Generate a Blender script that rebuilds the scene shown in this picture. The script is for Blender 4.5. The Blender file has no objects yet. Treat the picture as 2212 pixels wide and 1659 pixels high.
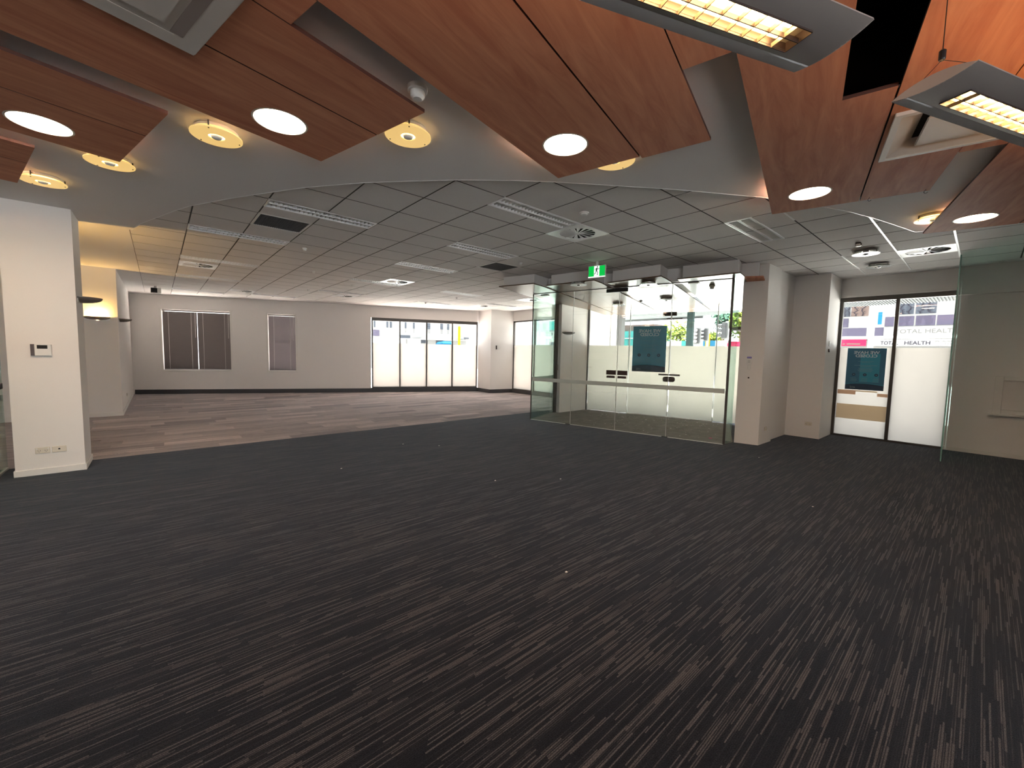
import bpy, bmesh, math, random
from mathutils import Matrix, Vector
random.seed(7)
S = bpy.context.scene
COL = S.collection

# ------------------------------------------------------------------ camera, world, exposure
cam_d = bpy.data.cameras.new('camera'); cam = bpy.data.objects.new('camera', cam_d); COL.objects.link(cam)
cam_d.sensor_fit = 'HORIZONTAL'; cam_d.sensor_width = 36.0; cam_d.lens = 881.0/2212*36
cam_d.clip_start = 0.02; cam_d.clip_end = 400
YAW, PITCH, ROLL = math.radians(40.95), math.radians(4.30), math.radians(1.19)
cam.matrix_world = (Matrix.Translation((0, 0, 1.513)) @ Matrix.Rotation(-YAW, 4, 'Z')
                    @ Matrix.Rotation(math.pi/2-PITCH, 4, 'X') @ Matrix.Rotation(ROLL, 4, 'Z'))
S.camera = cam
W = bpy.data.worlds.new('sky'); S.world = W; W.use_nodes = True
wn = W.node_tree.nodes; wn['Background'].inputs[0].default_value = (0.97, 0.96, 1.0, 1); wn['Background'].inputs[1].default_value = 2.0
sun_d = bpy.data.lights.new('sun', 'SUN'); sun = bpy.data.objects.new('sun', sun_d); COL.objects.link(sun)
sun_d.energy = 34.0; sun_d.angle = math.radians(.6); sun_d.color = (1, .96, .90)
sun.rotation_euler = Vector((.05, .08, -1.0)).to_track_quat('-Z', 'Y').to_euler()      # near noon
S.view_settings.view_transform = 'Standard'; S.view_settings.look = 'None'
S.view_settings.gamma = 1.0; S.view_settings.use_curve_mapping = False
S.view_settings.exposure = 2.0
cy = S.cycles
cy.max_bounces = 10; cy.diffuse_bounces = 5; cy.glossy_bounces = 4; cy.transmission_bounces = 6; cy.transparent_max_bounces = 24
cy.caustics_reflective = False; cy.caustics_refractive = False; cy.sample_clamp_indirect = 6.0
cy.use_denoising = True

# ------------------------------------------------------------------ materials
def srgb(r, g, b):
    f = lambda c: (c/255/12.92 if c/255 <= .04045 else ((c/255+.055)/1.055)**2.4)
    return (f(r), f(g), f(b), 1)
def mat(name, col, rough=.6, metal=0., spec=.5, noise=0., nscale=40., bump=0., bscale=200., coords='Object'):
    m = bpy.data.materials.new(name); m.use_nodes = True
    n, l = m.node_tree.nodes, m.node_tree.links
    b = n['Principled BSDF']
    b.inputs['Base Color'].default_value = col; b.inputs['Roughness'].default_value = rough
    b.inputs['Metallic'].default_value = metal; b.inputs['Specular IOR Level'].default_value = spec
    tc = n.new('ShaderNodeTexCoord')
    if noise:
        t = n.new('ShaderNodeTexNoise'); t.inputs['Scale'].default_value = nscale; t.inputs['Detail'].default_value = 4
        l.new(tc.outputs[coords], t.inputs['Vector'])
        mx = n.new('ShaderNodeMix'); mx.data_type = 'RGBA'
        mx.inputs[6].default_value = tuple(c*(1-noise) for c in col[:3])+(1,); mx.inputs[7].default_value = tuple(min(1, c*(1+noise)) for c in col[:3])+(1,)
        l.new(t.outputs['Fac'], mx.inputs[0]); l.new(mx.outputs[2], b.inputs['Base Color'])
    if bump:
        t2 = n.new('ShaderNodeTexNoise'); t2.inputs['Scale'].default_value = bscale; t2.inputs['Detail'].default_value = 3
        l.new(tc.outputs[coords], t2.inputs['Vector'])
        bp = n.new('ShaderNodeBump'); bp.inputs['Strength'].default_value = bump; bp.inputs['Distance'].default_value = .004
        l.new(t2.outputs['Fac'], bp.inputs['Height']); l.new(bp.outputs['Normal'], b.inputs['Normal'])
    return m
def emit(name, col, strength, base=(.8, .8, .8, 1)):
    m = mat(name, base, .4); b = m.node_tree.nodes['Principled BSDF']
    b.inputs['Emission Color'].default_value = col; b.inputs['Emission Strength'].default_value = strength
    return m
def glass(name, tint, ior=1.45):
    m = bpy.data.materials.new(name); m.use_nodes = True
    n, l = m.node_tree.nodes, m.node_tree.links
    n.remove(n['Principled BSDF'])
    tr = n.new('ShaderNodeBsdfTransparent'); tr.inputs[0].default_value = tint
    gl = n.new('ShaderNodeBsdfGlossy'); gl.inputs['Roughness'].default_value = 0.0; gl.inputs['Color'].default_value = (1, 1, 1, 1)
    fr = n.new('ShaderNodeFresnel'); ge = n.new('ShaderNodeNewGeometry'); mi = n.new('ShaderNodeMapRange')
    mi.inputs['To Min'].default_value = ior; mi.inputs['To Max'].default_value = 1/ior      # same reflectance on both faces of a pane
    l.new(ge.outputs['Backfacing'], mi.inputs[0]); l.new(mi.outputs[0], fr.inputs['IOR'])
    mx = n.new('ShaderNodeMixShader'); l.new(fr.outputs[0], mx.inputs[0]); l.new(tr.outputs[0], mx.inputs[1]); l.new(gl.outputs[0], mx.inputs[2])
    l.new(mx.outputs[0], n['Material Output'].inputs[0])
    return m
def film(name, col, trans=.62):
    m = bpy.data.materials.new(name); m.use_nodes = True
    n, l = m.node_tree.nodes, m.node_tree.links
    n.remove(n['Principled BSDF'])
    tc = n.new('ShaderNodeTexCoord'); t = n.new('ShaderNodeTexNoise'); t.inputs['Scale'].default_value = 2.5; t.inputs['Detail'].default_value = 5
    l.new(tc.outputs['Object'], t.inputs['Vector'])
    mc = n.new('ShaderNodeMix'); mc.data_type = 'RGBA'; mc.inputs[6].default_value = tuple(c*.93 for c in col[:3])+(1,); mc.inputs[7].default_value = col
    l.new(t.outputs['Fac'], mc.inputs[0])
    a = n.new('ShaderNodeBsdfTranslucent'); d = n.new('ShaderNodeBsdfDiffuse')
    l.new(mc.outputs[2], a.inputs[0]); l.new(mc.outputs[2], d.inputs[0])
    mx = n.new('ShaderNodeMixShader'); mx.inputs[0].default_value = 1-trans
    l.new(a.outputs[0], mx.inputs[1]); l.new(d.outputs[0], mx.inputs[2]); l.new(mx.outputs[0], n['Material Output'].inputs[0])
    return m
def carpet(name, dark, mid, lite, row=.0095, dash=.20, gap=.22, thr=.70, rough=.95, bump=.4, tilevar=.07, bscale=(2.6, 15)):
    # loop-pile carpet: fine yarn rows along X, each broken into dashes of random tone, lighter dashes in bundles
    m = bpy.data.materials.new(name); m.use_nodes = True
    n, l = m.node_tree.nodes, m.node_tree.links
    b = n['Principled BSDF']; b.inputs['Roughness'].default_value = rough; b.inputs['Specular IOR Level'].default_value = .06
    b.inputs['Sheen Weight'].default_value = .24; b.inputs['Sheen Roughness'].default_value = .4; b.inputs['Sheen Tint'].default_value = (.75, .85, 1, 1)
    def mth(op, x, y=None, z=None):
        k = n.new('ShaderNodeMath'); k.operation = op
        for i, v in enumerate((x, y, z)):
            if v is None: continue
            if isinstance(v, (int, float)): k.inputs[i].default_value = v
            else: l.new(v, k.inputs[i])
        return k.outputs[0]
    geo = n.new('ShaderNodeNewGeometry'); sp = n.new('ShaderNodeSeparateXYZ'); l.new(geo.outputs['Position'], sp.inputs[0])
    X, Y = sp.outputs[0], sp.outputs[1]
    yr = mth('FLOOR', mth('DIVIDE', Y, row))
    w1 = n.new('ShaderNodeTexWhiteNoise'); w1.noise_dimensions = '1D'; l.new(yr, w1.inputs['W'])
    xr = mth('FLOOR', mth('ADD', mth('DIVIDE', X, dash), mth('MULTIPLY', w1.outputs[0], 9.0)))
    cb = n.new('ShaderNodeCombineXYZ'); l.new(xr, cb.inputs[0]); l.new(yr, cb.inputs[1])
    w2 = n.new('ShaderNodeTexWhiteNoise'); w2.noise_dimensions = '2D'; l.new(cb.outputs[0], w2.inputs['Vector'])
    mp = n.new('ShaderNodeMapping'); mp.inputs['Scale'].default_value = (bscale[0], bscale[1], 1); l.new(geo.outputs['Position'], mp.inputs['Vector'])
    t = n.new('ShaderNodeTexNoise'); t.inputs['Scale'].default_value = 1; t.inputs['Detail'].default_value = 3; l.new(mp.outputs[0], t.inputs['Vector'])
    f = mth('ADD', mth('MULTIPLY', w2.outputs[0], .72), mth('MULTIPLY', t.outputs['Fac'], .46))
    # every tile has its own tone
    tc_ = n.new('ShaderNodeCombineXYZ'); l.new(mth('FLOOR', mth('DIVIDE', X, .5)), tc_.inputs[0]); l.new(mth('FLOOR', mth('DIVIDE', Y, .5)), tc_.inputs[1])
    w3 = n.new('ShaderNodeTexWhiteNoise'); w3.noise_dimensions = '2D'; l.new(tc_.outputs[0], w3.inputs['Vector'])
    f = mth('ADD', f, mth('MULTIPLY', mth('SUBTRACT', w3.outputs[0], .5), tilevar))
    ph = mth('ABSOLUTE', mth('SUBTRACT', mth('FRACT', mth('DIVIDE', Y, row)), .5))          # 0 on the yarn, .5 between rows
    pr = n.new('ShaderNodeMapRange'); pr.inputs['From Min'].default_value = .16; pr.inputs['From Max'].default_value = .34; pr.inputs['To Min'].default_value = 0; pr.inputs['To Max'].default_value = gap
    l.new(ph, pr.inputs[0]); f = mth('SUBTRACT', f, pr.outputs[0])
    r = n.new('ShaderNodeValToRGB'); e = r.color_ramp.elements
    e[0].position = .25; e[0].color = dark; e[1].position = thr+.22; e[1].color = lite
    q = e.new(thr); q.color = mid
    l.new(f, r.inputs[0])
    # yarn loops
    mp2 = n.new('ShaderNodeMapping'); mp2.inputs['Scale'].default_value = (190, 260, 1); l.new(geo.outputs['Position'], mp2.inputs['Vector'])
    t2 = n.new('ShaderNodeTexNoise'); t2.inputs['Scale'].default_value = 1; t2.inputs['Detail'].default_value = 1; l.new(mp2.outputs[0], t2.inputs['Vector'])
    mr = n.new('ShaderNodeMapRange'); mr.inputs['From Min'].default_value = .3; mr.inputs['From Max'].default_value = .7; mr.inputs['To Min'].default_value = .5; mr.inputs['To Max'].default_value = 1.45
    l.new(t2.outputs['Fac'], mr.inputs[0])
    mul = n.new('ShaderNodeMix'); mul.data_type = 'RGBA'; mul.blend_type = 'MULTIPLY'; mul.inputs[0].default_value = 1
    l.new(r.outputs[0], mul.inputs[6]); l.new(mr.outputs[0], mul.inputs[7]); l.new(mul.outputs[2], b.inputs['Base Color'])
    bp = n.new('ShaderNodeBump'); bp.inputs['Strength'].default_value = bump; bp.inputs['Distance'].default_value = .004
    l.new(t2.outputs['Fac'], bp.inputs['Height']); l.new(bp.outputs[0], b.inputs['Normal'])
    return m
def wood(name, c1, c2, rough=.45, ang=13.6, coat=0.):
    m = bpy.data.materials.new(name); m.use_nodes = True
    n, l = m.node_tree.nodes, m.node_tree.links
    b = n['Principled BSDF']; b.inputs['Roughness'].default_value = rough; b.inputs['Specular IOR Level'].default_value = .2; b.inputs['Coat Weight'].default_value = coat; b.inputs['Coat Roughness'].default_value = .08
    tc = n.new('ShaderNodeTexCoord'); rot = n.new('ShaderNodeMapping'); rot.inputs['Rotation'].default_value = (0, 0, -math.radians(ang))
    mp = n.new('ShaderNodeMapping'); mp.inputs['Scale'].default_value = (.9, 7, 3)
    l.new(tc.outputs['Object'], rot.inputs['Vector']); l.new(rot.outputs[0], mp.inputs['Vector'])
    t = n.new('ShaderNodeTexNoise'); t.inputs['Scale'].default_value = 1.6; t.inputs['Detail'].default_value = 7; t.inputs['Roughness'].default_value = .62; t.inputs['Distortion'].default_value = 1.1
    l.new(mp.outputs[0], t.inputs['Vector'])
    r = n.new('ShaderNodeValToRGB'); r.color_ramp.elements[0].position = .33; r.color_ramp.elements[0].color = c1; r.color_ramp.elements[1].position = .7; r.color_ramp.elements[1].color = c2
    l.new(t.outputs['Fac'], r.inputs[0]); l.new(r.outputs[0], b.inputs['Base Color'])
    return m
M = {}
M['wall'] = mat('painted_wall', (.83, .80, .775, 1), .75, bump=.15, bscale=90)
M['trimwhite'] = mat('white_trim_paint', (.80, .775, .74, 1), .4)
M['plaster'] = mat('ceiling_plaster', (.78, .755, .745, 1), .85, bump=.1, bscale=60)
M['tile'] = mat('mineral_fibre_tile', (.76, .73, .71, 1), .95, noise=.1, nscale=260, bump=.25, bscale=320)
M['tileedge'] = mat('groove_shade_edge', (.16, .145, .13, 1), .95)  # groove shade put into the colour of the tile edges
M['tbar'] = mat('grid_bar_paint', (.09, .085, .08, 1), .6)
M['tbarw'] = mat('white_grid_bar', (.92, .92, .92, 1), .3)
M['vent'] = mat('white_vent_enamel', (.95, .95, .96, 1), .28)
M['navy'] = carpet('charcoal_navy_carpet', (.0080, .0080, .0112, 1), (.0142, .0138, .0172, 1), (.068, .062, .064, 1), row=.008, thr=.61, dash=.28)
M['grey'] = []
for k, g in enumerate((.70, .86, 1.0, 1.14, 1.32)):
    c = lambda a: (.43*a*g, .36*a*g, .34*a*g, 1)
    M['grey'].append(carpet('grey_plank_carpet_%d' % k, c(.78), c(1.0), c(1.3), row=.012, dash=.4, gap=.03, thr=.62, tilevar=0, bscale=(1.2, 16)))
M['lobby'] = mat('worn_lobby_mat', (.19, .175, .16, 1), .8, noise=.55, nscale=5, bump=.3, bscale=60)
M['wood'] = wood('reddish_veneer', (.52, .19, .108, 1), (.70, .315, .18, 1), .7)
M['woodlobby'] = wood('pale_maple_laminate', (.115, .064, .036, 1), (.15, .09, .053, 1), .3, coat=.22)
M['woodedge'] = mat('veneer_edge', (.085, .028, .018, 1), .6)
M['glass'] = glass('clear_glass', (.95, .975, .965, 1))
M['glassgreen'] = glass('green_tinted_glass', (.80, .92, .88, 1))
M['glassfin'] = glass('thick_green_glass', (.70, .86, .82, 1), 1.6)
M['gedge'] = mat('glass_edge_green', (.28, .52, .47, 1), .15)
M['film'] = film('frosted_window_film', (.225, .207, .187, 1), .75)
M['filmlobby'] = film('frosted_lobby_film', (.27, .255, .222, 1), .75)  # same film, colour lightened to offset the veranda's shade
M['filmright'] = film('frosted_right_film', (.40, .375, .345, 1), .75)  # another lightened copy of the film, light level put into the colour
M['filmtan'] = film('tan_window_film', (.55, .42, .28, 1), .75)
M['filmbrown'] = film('brown_window_film', (.48, .30, .20, 1), .75)
M['band'] = mat('frosted_band', (.62, .66, .60, 1), .6)
M['frame'] = mat('bronze_aluminium', (.085, .078, .072, 1), .4, .5)
M['framelight'] = mat('silver_aluminium', (.62, .62, .60, 1), .35, .5)
M['black'] = mat('black_metal', (.012, .012, .014, 1), .4)
M['handle'] = mat('dark_bronze_plate', (.07, .045, .04, 1), .4, .3)
M['skirtdark'] = mat('charcoal_skirting', (.055, .055, .062, 1), .5)
M['chrome'] = mat('polished_chrome', (.75, .74, .72, 1), .12, 1)
M['alu'] = mat('ribbed_silver', (.92, .92, .91, 1), .4, .0)
M['greymetal'] = mat('grey_luminaire_paint', (.36, .315, .295, 1), .45, .2)
M['luvend'] = mat('luminaire_end_plate', (.52, .46, .40, 1), .5)
M['plastic'] = mat('white_plastic', (.78, .77, .74, 1), .4)
M['plasticcream'] = mat('cream_plastic', (.72, .66, .56, 1), .45)
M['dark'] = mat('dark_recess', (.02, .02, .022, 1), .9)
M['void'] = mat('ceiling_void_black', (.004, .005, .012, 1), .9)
M['grille'] = mat('dark_grille', (.085, .082, .085, 1), .7, noise=.3, nscale=180)
M['blind'] = mat('taupe_blind_slat', (.135, .115, .11, 1), .45)
M['blindbacklit'] = mat('backlit_taupe_slat', (.27, .24, .25, 1), .45)  # slat colour lightened for daylight coming through the blind
M['sconce'] = mat('sconce_grey_metal', (.22, .205, .20, 1), .4, .4)
M['cord'] = mat('pale_cord', (.6, .58, .55, 1), .7)
M['led'] = emit('led_panel_diffuser', (1, .74, .52, 1), 31)
M['disc'] = emit('glowing_amber_glass', (1, .64, .20, 1), .19, (.5, .42, .25, 1))
M['discoff'] = mat('frosted_glass_disc', (.66, .68, .68, 1), .12)
M['bulb'] = emit('warm_bulb', (1, .7, .35, 1), 2)
M['tube'] = emit('warm_fluorescent', (1, .66, .30, 1), 9)
M['uplight'] = emit('warm_uplight', (1, .56, .22, 1), 1.7)
M['louv'] = mat('bright_louvre_reflector', (.88, .78, .60, 1), .5, 0)
M['louvblade'] = mat('louvre_blade', (.35, .28, .2, 1), .4, .4)
M['cassette'] = mat('cassette_plastic', (.68, .63, .58, 1), .5)
M['exitgreen'] = emit('exit_green', (.0, .42, .05, 1), .3, (.0, .3, .05, 1))
M['exitwhite'] = emit('exit_white', (.9, 1, .93, 1), .35)
M['exitdark'] = mat('exit_dark_green', (.0, .03, .02, 1), .6)
M['poster'] = mat('teal_poster', (.05, .20, .33, 1), .5)
M['posterlobby'] = mat('teal_poster_lobby', (.095, .35, .52, 1), .5)
M['posterlite'] = mat('bright_teal_print', (.05, .36, .52, 1), .5)
M['posterdark'] = mat('deep_blue_print', (.03, .07, .13, 1), .5)
M['posterink'] = mat('pale_print', (.72, .82, .86, 1), .5)
M['postertext'] = mat('faint_print', (.17, .36, .47, 1), .5)
M['scrap'] = mat('paper_white', (.75, .73, .70, 1), .8)
M['pink'] = mat('pink_paper', (.75, .15, .3, 1), .8)
M['leaf'] = mat('dry_leaf', (.13, .10, .08, 1), .9, noise=.5, nscale=30)
# outdoors
EXT0 = set(M)
M['asphalt'] = mat('asphalt', (.32, .315, .31, 1), .9, noise=.2, nscale=20)
M['pave'] = mat('pavement', (.60, .58, .55, 1), .9, noise=.1, nscale=10)
M['bwhite'] = mat('white_render', (.125, .125, .125, 1), .8)
M['blilac'] = mat('lilac_panel', (.034, .031, .047, 1), .7)
M['bwin'] = mat('far_window', (.028, .032, .040, 1), .5)
M['bwinb'] = mat('far_window_pink', (.06, .044, .04, 1), .4)
M['bgrey'] = mat('grey_awning', (.10, .108, .112, 1), .7)
M['blue'] = mat('blue_panel', (.008, .055, .10, 1), .6)
M['turq'] = mat('turquoise_panel', (.02, .10, .095, 1), .6)
M['red'] = mat('red_sign', (.16, .008, .028, 1), .6)
M['yellow'] = mat('yellow_paint', (.16, .10, .005, 1), .6)
M['ink'] = mat('sign_ink', (.012, .011, .016, 1), .7)
M['faint'] = mat('faded_lettering', (.055, .054, .054, 1), .7)
M['foliage'] = mat('green_foliage', (.055, .075, .012, 1), .7, noise=.6, nscale=3)
M['foliage2'] = mat('blue_green_foliage', (.02, .042, .03, 1), .7, noise=.5, nscale=3)
M['trunk'] = mat('bark', (.12, .09, .06, 1), .9)
M['teal'] = mat('teal_steel', (.03, .05, .05, 1), .5)
M['blacklens'] = mat('signal_lens', (.05, .03, .03, 1), .2)

for k in set(M)-EXT0: M[k].node_tree.nodes['Principled BSDF'].inputs['Specular IOR Level'].default_value = .02

# ------------------------------------------------------------------ geometry helpers
class Fr:            # local frame on the ground plane: a along ex, b along ey
    def __init__(s, o, ex, ey=None):
        s.o = Vector((o[0], o[1])); s.x = Vector(ex).normalized(); s.y = Vector(ey).normalized() if ey else Vector((-s.x.y, s.x.x))
    def p(s, a, b): return s.o + s.x*a + s.y*b
    def ang(s): return math.atan2(s.x.y, s.x.x)
WF = Fr((0, 0), (1, 0))
A13 = math.radians(13.6)
UV = Fr((0, 0), (math.cos(A13), math.sin(A13)))
FAR = Fr((-.58, 17.25), (10.03, -4.29))                 # far wall, b>0 is outdoors
ENT = Fr((6.46, 6.76), (.94, -3.88), (3.88, .94))       # glass screen of the entry, b>0 towards the street
BCK = Fr((8.92, 7.13), (.97, -3.49), (3.49, .97))       # street glazing of the entry
class MB:
    def __init__(s): s.v = []; s.f = []; s.m = []
    def add(s, vs, fs, mi=0):
        k = len(s.v); s.v += [tuple(v) for v in vs]
        for f in fs: s.f.append(tuple(k+i for i in f)); s.m.append(mi)
        return s
    def box(s, a0, a1, b0, b1, z0, z1, fr=WF, mi=0):
        q = [fr.p(a, b) for a, b in ((a0, b0), (a1, b0), (a1, b1), (a0, b1))]
        vs = [(p.x, p.y, z0) for p in q]+[(p.x, p.y, z1) for p in q]
        return s.add(vs, [(0, 3, 2, 1), (4, 5, 6, 7), (0, 1, 5, 4), (1, 2, 6, 5), (2, 3, 7, 6), (3, 0, 4, 7)], mi)
    def prism(s, poly, z0, z1, fr=WF, mi=0):     # convex or simple polygon; z may be callables of local (a,b)
        n = len(poly); q = [fr.p(a, b) for a, b in poly]
        zz = lambda z, ab: z(*ab) if callable(z) else z
        vs = [(p.x, p.y, zz(z0, ab)) for p, ab in zip(q, poly)]+[(p.x, p.y, zz(z1, ab)) for p, ab in zip(q, poly)]
        fs = [tuple(range(n-1, -1, -1)), tuple(range(n, 2*n))]+[(i, (i+1) % n, n+(i+1) % n, n+i) for i in range(n)]
        return s.add(vs, fs, mi)
    def sheet(s, a0, a1, b, z0, z1, fr=WF):
        p, q = fr.p(a0, b), fr.p(a1, b)
        return s.add([(p.x, p.y, z0), (q.x, q.y, z0), (q.x, q.y, z1), (p.x, p.y, z1)], [(0, 1, 2, 3)])
    def lathe(s, prof, c, n=24, mi=0, cap0=True, cap1=True):   # prof [(r,z)], axis z at c=(x,y)
        vs = [(c[0]+r*math.cos(2*math.pi*i/n), c[1]+r*math.sin(2*math.pi*i/n), z) for r, z in prof for i in range(n)]
        fs = [(k*n+i, k*n+(i+1) % n, (k+1)*n+(i+1) % n, (k+1)*n+i) for k in range(len(prof)-1) for i in range(n)]
        if cap0: fs.append(tuple(range(n)))
        if cap1: fs.append(tuple((len(prof)-1)*n+i for i in range(n)))
        return s.add(vs, fs, mi)
    def tube(s, p, q, r, n=8, mi=0, r2=None):
        p, q = Vector(p), Vector(q); d = (q-p).normalized(); a = d.orthogonal().normalized(); b = d.cross(a); r2 = r if r2 is None else r2
        vs = [c+(a*math.cos(2*math.pi*i/n)+b*math.sin(2*math.pi*i/n))*rr for c, rr in ((p, r), (q, r2)) for i in range(n)]
        return s.add(vs, [(i, (i+1) % n, n+(i+1) % n, n+i) for i in range(n)]+[tuple(range(n)), tuple(range(n, 2*n))], mi)
    def mesh(s, name, mats, base=(0, 0, 0), bevel=0., seg=1, smooth=False):
        me = bpy.data.meshes.new(name)
        me.from_pydata([(v[0]-base[0], v[1]-base[1], v[2]-base[2]) for v in s.v], [], s.f)
        for m in (mats if isinstance(mats, (list, tuple)) else [mats]): me.materials.append(m)
        me.polygons.foreach_set('material_index', s.m)
        bm = bmesh.new(); bm.from_mesh(me); bmesh.ops.recalc_face_normals(bm, faces=bm.faces)
        if bevel: bmesh.ops.bevel(bm, geom=[e for e in bm.edges if len(e.link_faces) == 2 and e.calc_face_angle(0) > .5], offset=bevel, segments=seg, affect='EDGES', clamp_overlap=True)
        bm.to_mesh(me); bm.free()
        if smooth: me.polygons.foreach_set('use_smooth', [True]*len(me.polygons))
        return me
def tag(o, label=None, cat=None, group=None, kind=None):
    if label: o['label'] = label
    if cat: o['category'] = cat
    if group: o['group'] = group
    if kind: o['kind'] = kind
    return o
def thing(name, label, cat, loc, group=None):
    o = bpy.data.objects.new(name, None); o.empty_display_size = .1; o.location = loc; COL.objects.link(o)
    return tag(o, label, cat, group)
def struct(name, loc=(0, 0, 0)):
    o = bpy.data.objects.new(name, None); o.location = loc; COL.objects.link(o); o['kind'] = 'structure'
    return o
BASE = {}
def part(name, mb, m, parent, bevel=0., seg=1, smooth=False, label=None, kind=None):
    me = mb if isinstance(mb, bpy.types.Mesh) else mb.mesh(name, m, (0, 0, 0), bevel, seg, smooth)
    o = bpy.data.objects.new(name, me); COL.objects.link(o); o.parent = parent
    r = parent
    inv = Matrix.Identity(4)
    if parent is not None and parent.parent is None: inv = Matrix.Translation(-parent.location)
    o.matrix_parent_inverse = inv
    return tag(o, label, kind=kind)
def single(name, mb, m, base, label, cat, group=None, bevel=0., seg=1, smooth=False):
    me = mb.mesh(name, m, base, bevel, seg, smooth); o = bpy.data.objects.new(name, me); o.location = base; COL.objects.link(o)
    return tag(o, label, cat, group)
def smesh(name, mb, m, bevel=0.):
    o = bpy.data.objects.new(name, mb.mesh(name, m, (0, 0, 0), bevel)); COL.objects.link(o); o['kind'] = 'structure'
    return o
def dup(root, loc, rot=0., label=None, group=None):
    r = root.copy(); COL.objects.link(r); r.location = loc; r.rotation_euler[2] += rot
    if label: r['label'] = label
    if group: r['group'] = group
    for ch in root.children:
        c = ch.copy(); COL.objects.link(c); c.parent = r; c.matrix_parent_inverse = ch.matrix_parent_inverse.copy()
        for g in ch.children:
            d = g.copy(); COL.objects.link(d); d.parent = c; d.matrix_parent_inverse = g.matrix_parent_inverse.copy()
    return r
def holed(poly, holes, z0, z1, fr=WF, side=0):          # flat slab with holes, returns MB
    cu = bpy.data.curves.new('c', 'CURVE'); cu.dimensions = '2D'; cu.fill_mode = 'BOTH'; cu.extrude = (z1-z0)/2
    for pl in [poly]+holes:
        sp = cu.splines.new('POLY'); sp.points.add(len(pl)-1); sp.use_cyclic_u = True
        for i, (a, b) in enumerate(pl):
            p = fr.p(a, b); sp.points[i].co = (p.x, p.y, 0, 1)
    ob = bpy.data.objects.new('c', cu); me = bpy.data.meshes.new_from_object(ob)
    mb = MB(); mb.add([(v.co.x, v.co.y, v.co.z+(z0+z1)/2) for v in me.vertices], [tuple(p.vertices) for p in me.polygons])
    mb.m = [0 if abs(p.normal.z) > .5 else side for p in me.polygons]
    bpy.data.objects.remove(ob); bpy.data.curves.remove(cu); bpy.data.meshes.remove(me)
    return mb
def circ(c, r, n=40): return [(c[0]+r*math.cos(2*math.pi*i/n), c[1]+r*math.sin(2*math.pi*i/n)) for i in range(n)]
def text_mb(txt, size, place, bold=0., depth=.0006, width=None, align='CENTER', space=1.):
    # place(x, y, d) -> world point, x right, y up, d out of the page
    cu = bpy.data.curves.new('t', 'FONT'); cu.body = txt; cu.size = size; cu.align_x = align; cu.offset = bold; cu.extrude = depth/2; cu.space_character = space; cu.resolution_u = 3
    ob = bpy.data.objects.new('t', cu); me = bpy.data.meshes.new_from_object(ob)
    xs = [v.co.x for v in me.vertices]; w = max(xs)-min(xs); k = (width/w) if width else 1.
    mb = MB(); mb.add([place(v.co.x*k, v.co.y, v.co.z+depth/2) for v in me.vertices], [tuple(p.vertices) for p in me.polygons])
    bpy.data.objects.remove(ob); bpy.data.curves.remove(cu); bpy.data.meshes.remove(me)
    return mb
CZ, BZ, PZ = 3.113, 3.068, 3.0     # tile ceiling, plaster bulkhead, timber sails
GX, GY, T = 2.754, 3.946, .6       # tile grid origin
gi = lambda i: GX+i*T
gj = lambda j: GY+j*T

# ------------------------------------------------------------------ floor
fl = smesh('floor', MB().box(-6.5, 10.6, -5, 7.58, -.1, 0), M['navy'])
part('grey_carpet_base', MB().box(-6.5, 12, 7.58, 18.5, -.1, -.003), M['grey'][1], fl)
pm = [MB().box(0, .998, 0, .248, -.003, .002).mesh('carpet_plank', M['grey'][k]) for k in range(5)]
cnt = 0; rest = MB()
for r in range(42):
    y = 7.582+r*.25
    off = random.random()
    for c in range(-2, 12):
        x = c-off*1.0
        if x < -1.2 or x > 10.2: continue
        p = Vector((x+.5, y+.12))-FAR.o
        if p.dot(FAR.y) > -.15 or (x+1 < -.4 and y > 7.9 and False): continue
        if y > 12.1 and x < -.55: continue
        if y > 11.7 and x > 9.2: continue
        if cnt < 300:
            o = part('carpet_plank', pm[random.choice((0, 1, 1, 2, 2, 2, 3, 3, 4))], None, fl); o.location = (x, y, 0); cnt += 1
        else: rest.box(x, x+.998, y, y+.248, -.003, .002)
if rest.v: part('carpet_planks', rest, M['grey'][2], fl, kind='stuff')
lob = [(0, 0), (3.99, 0), (4.1, .36), (3.75, 2.62), (0.2, 2.62), (-.25, 1.4), (-.05, .02)]
part('lobby_mat', MB().prism(lob, 0, .004, ENT), M['lobby'], fl)
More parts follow.
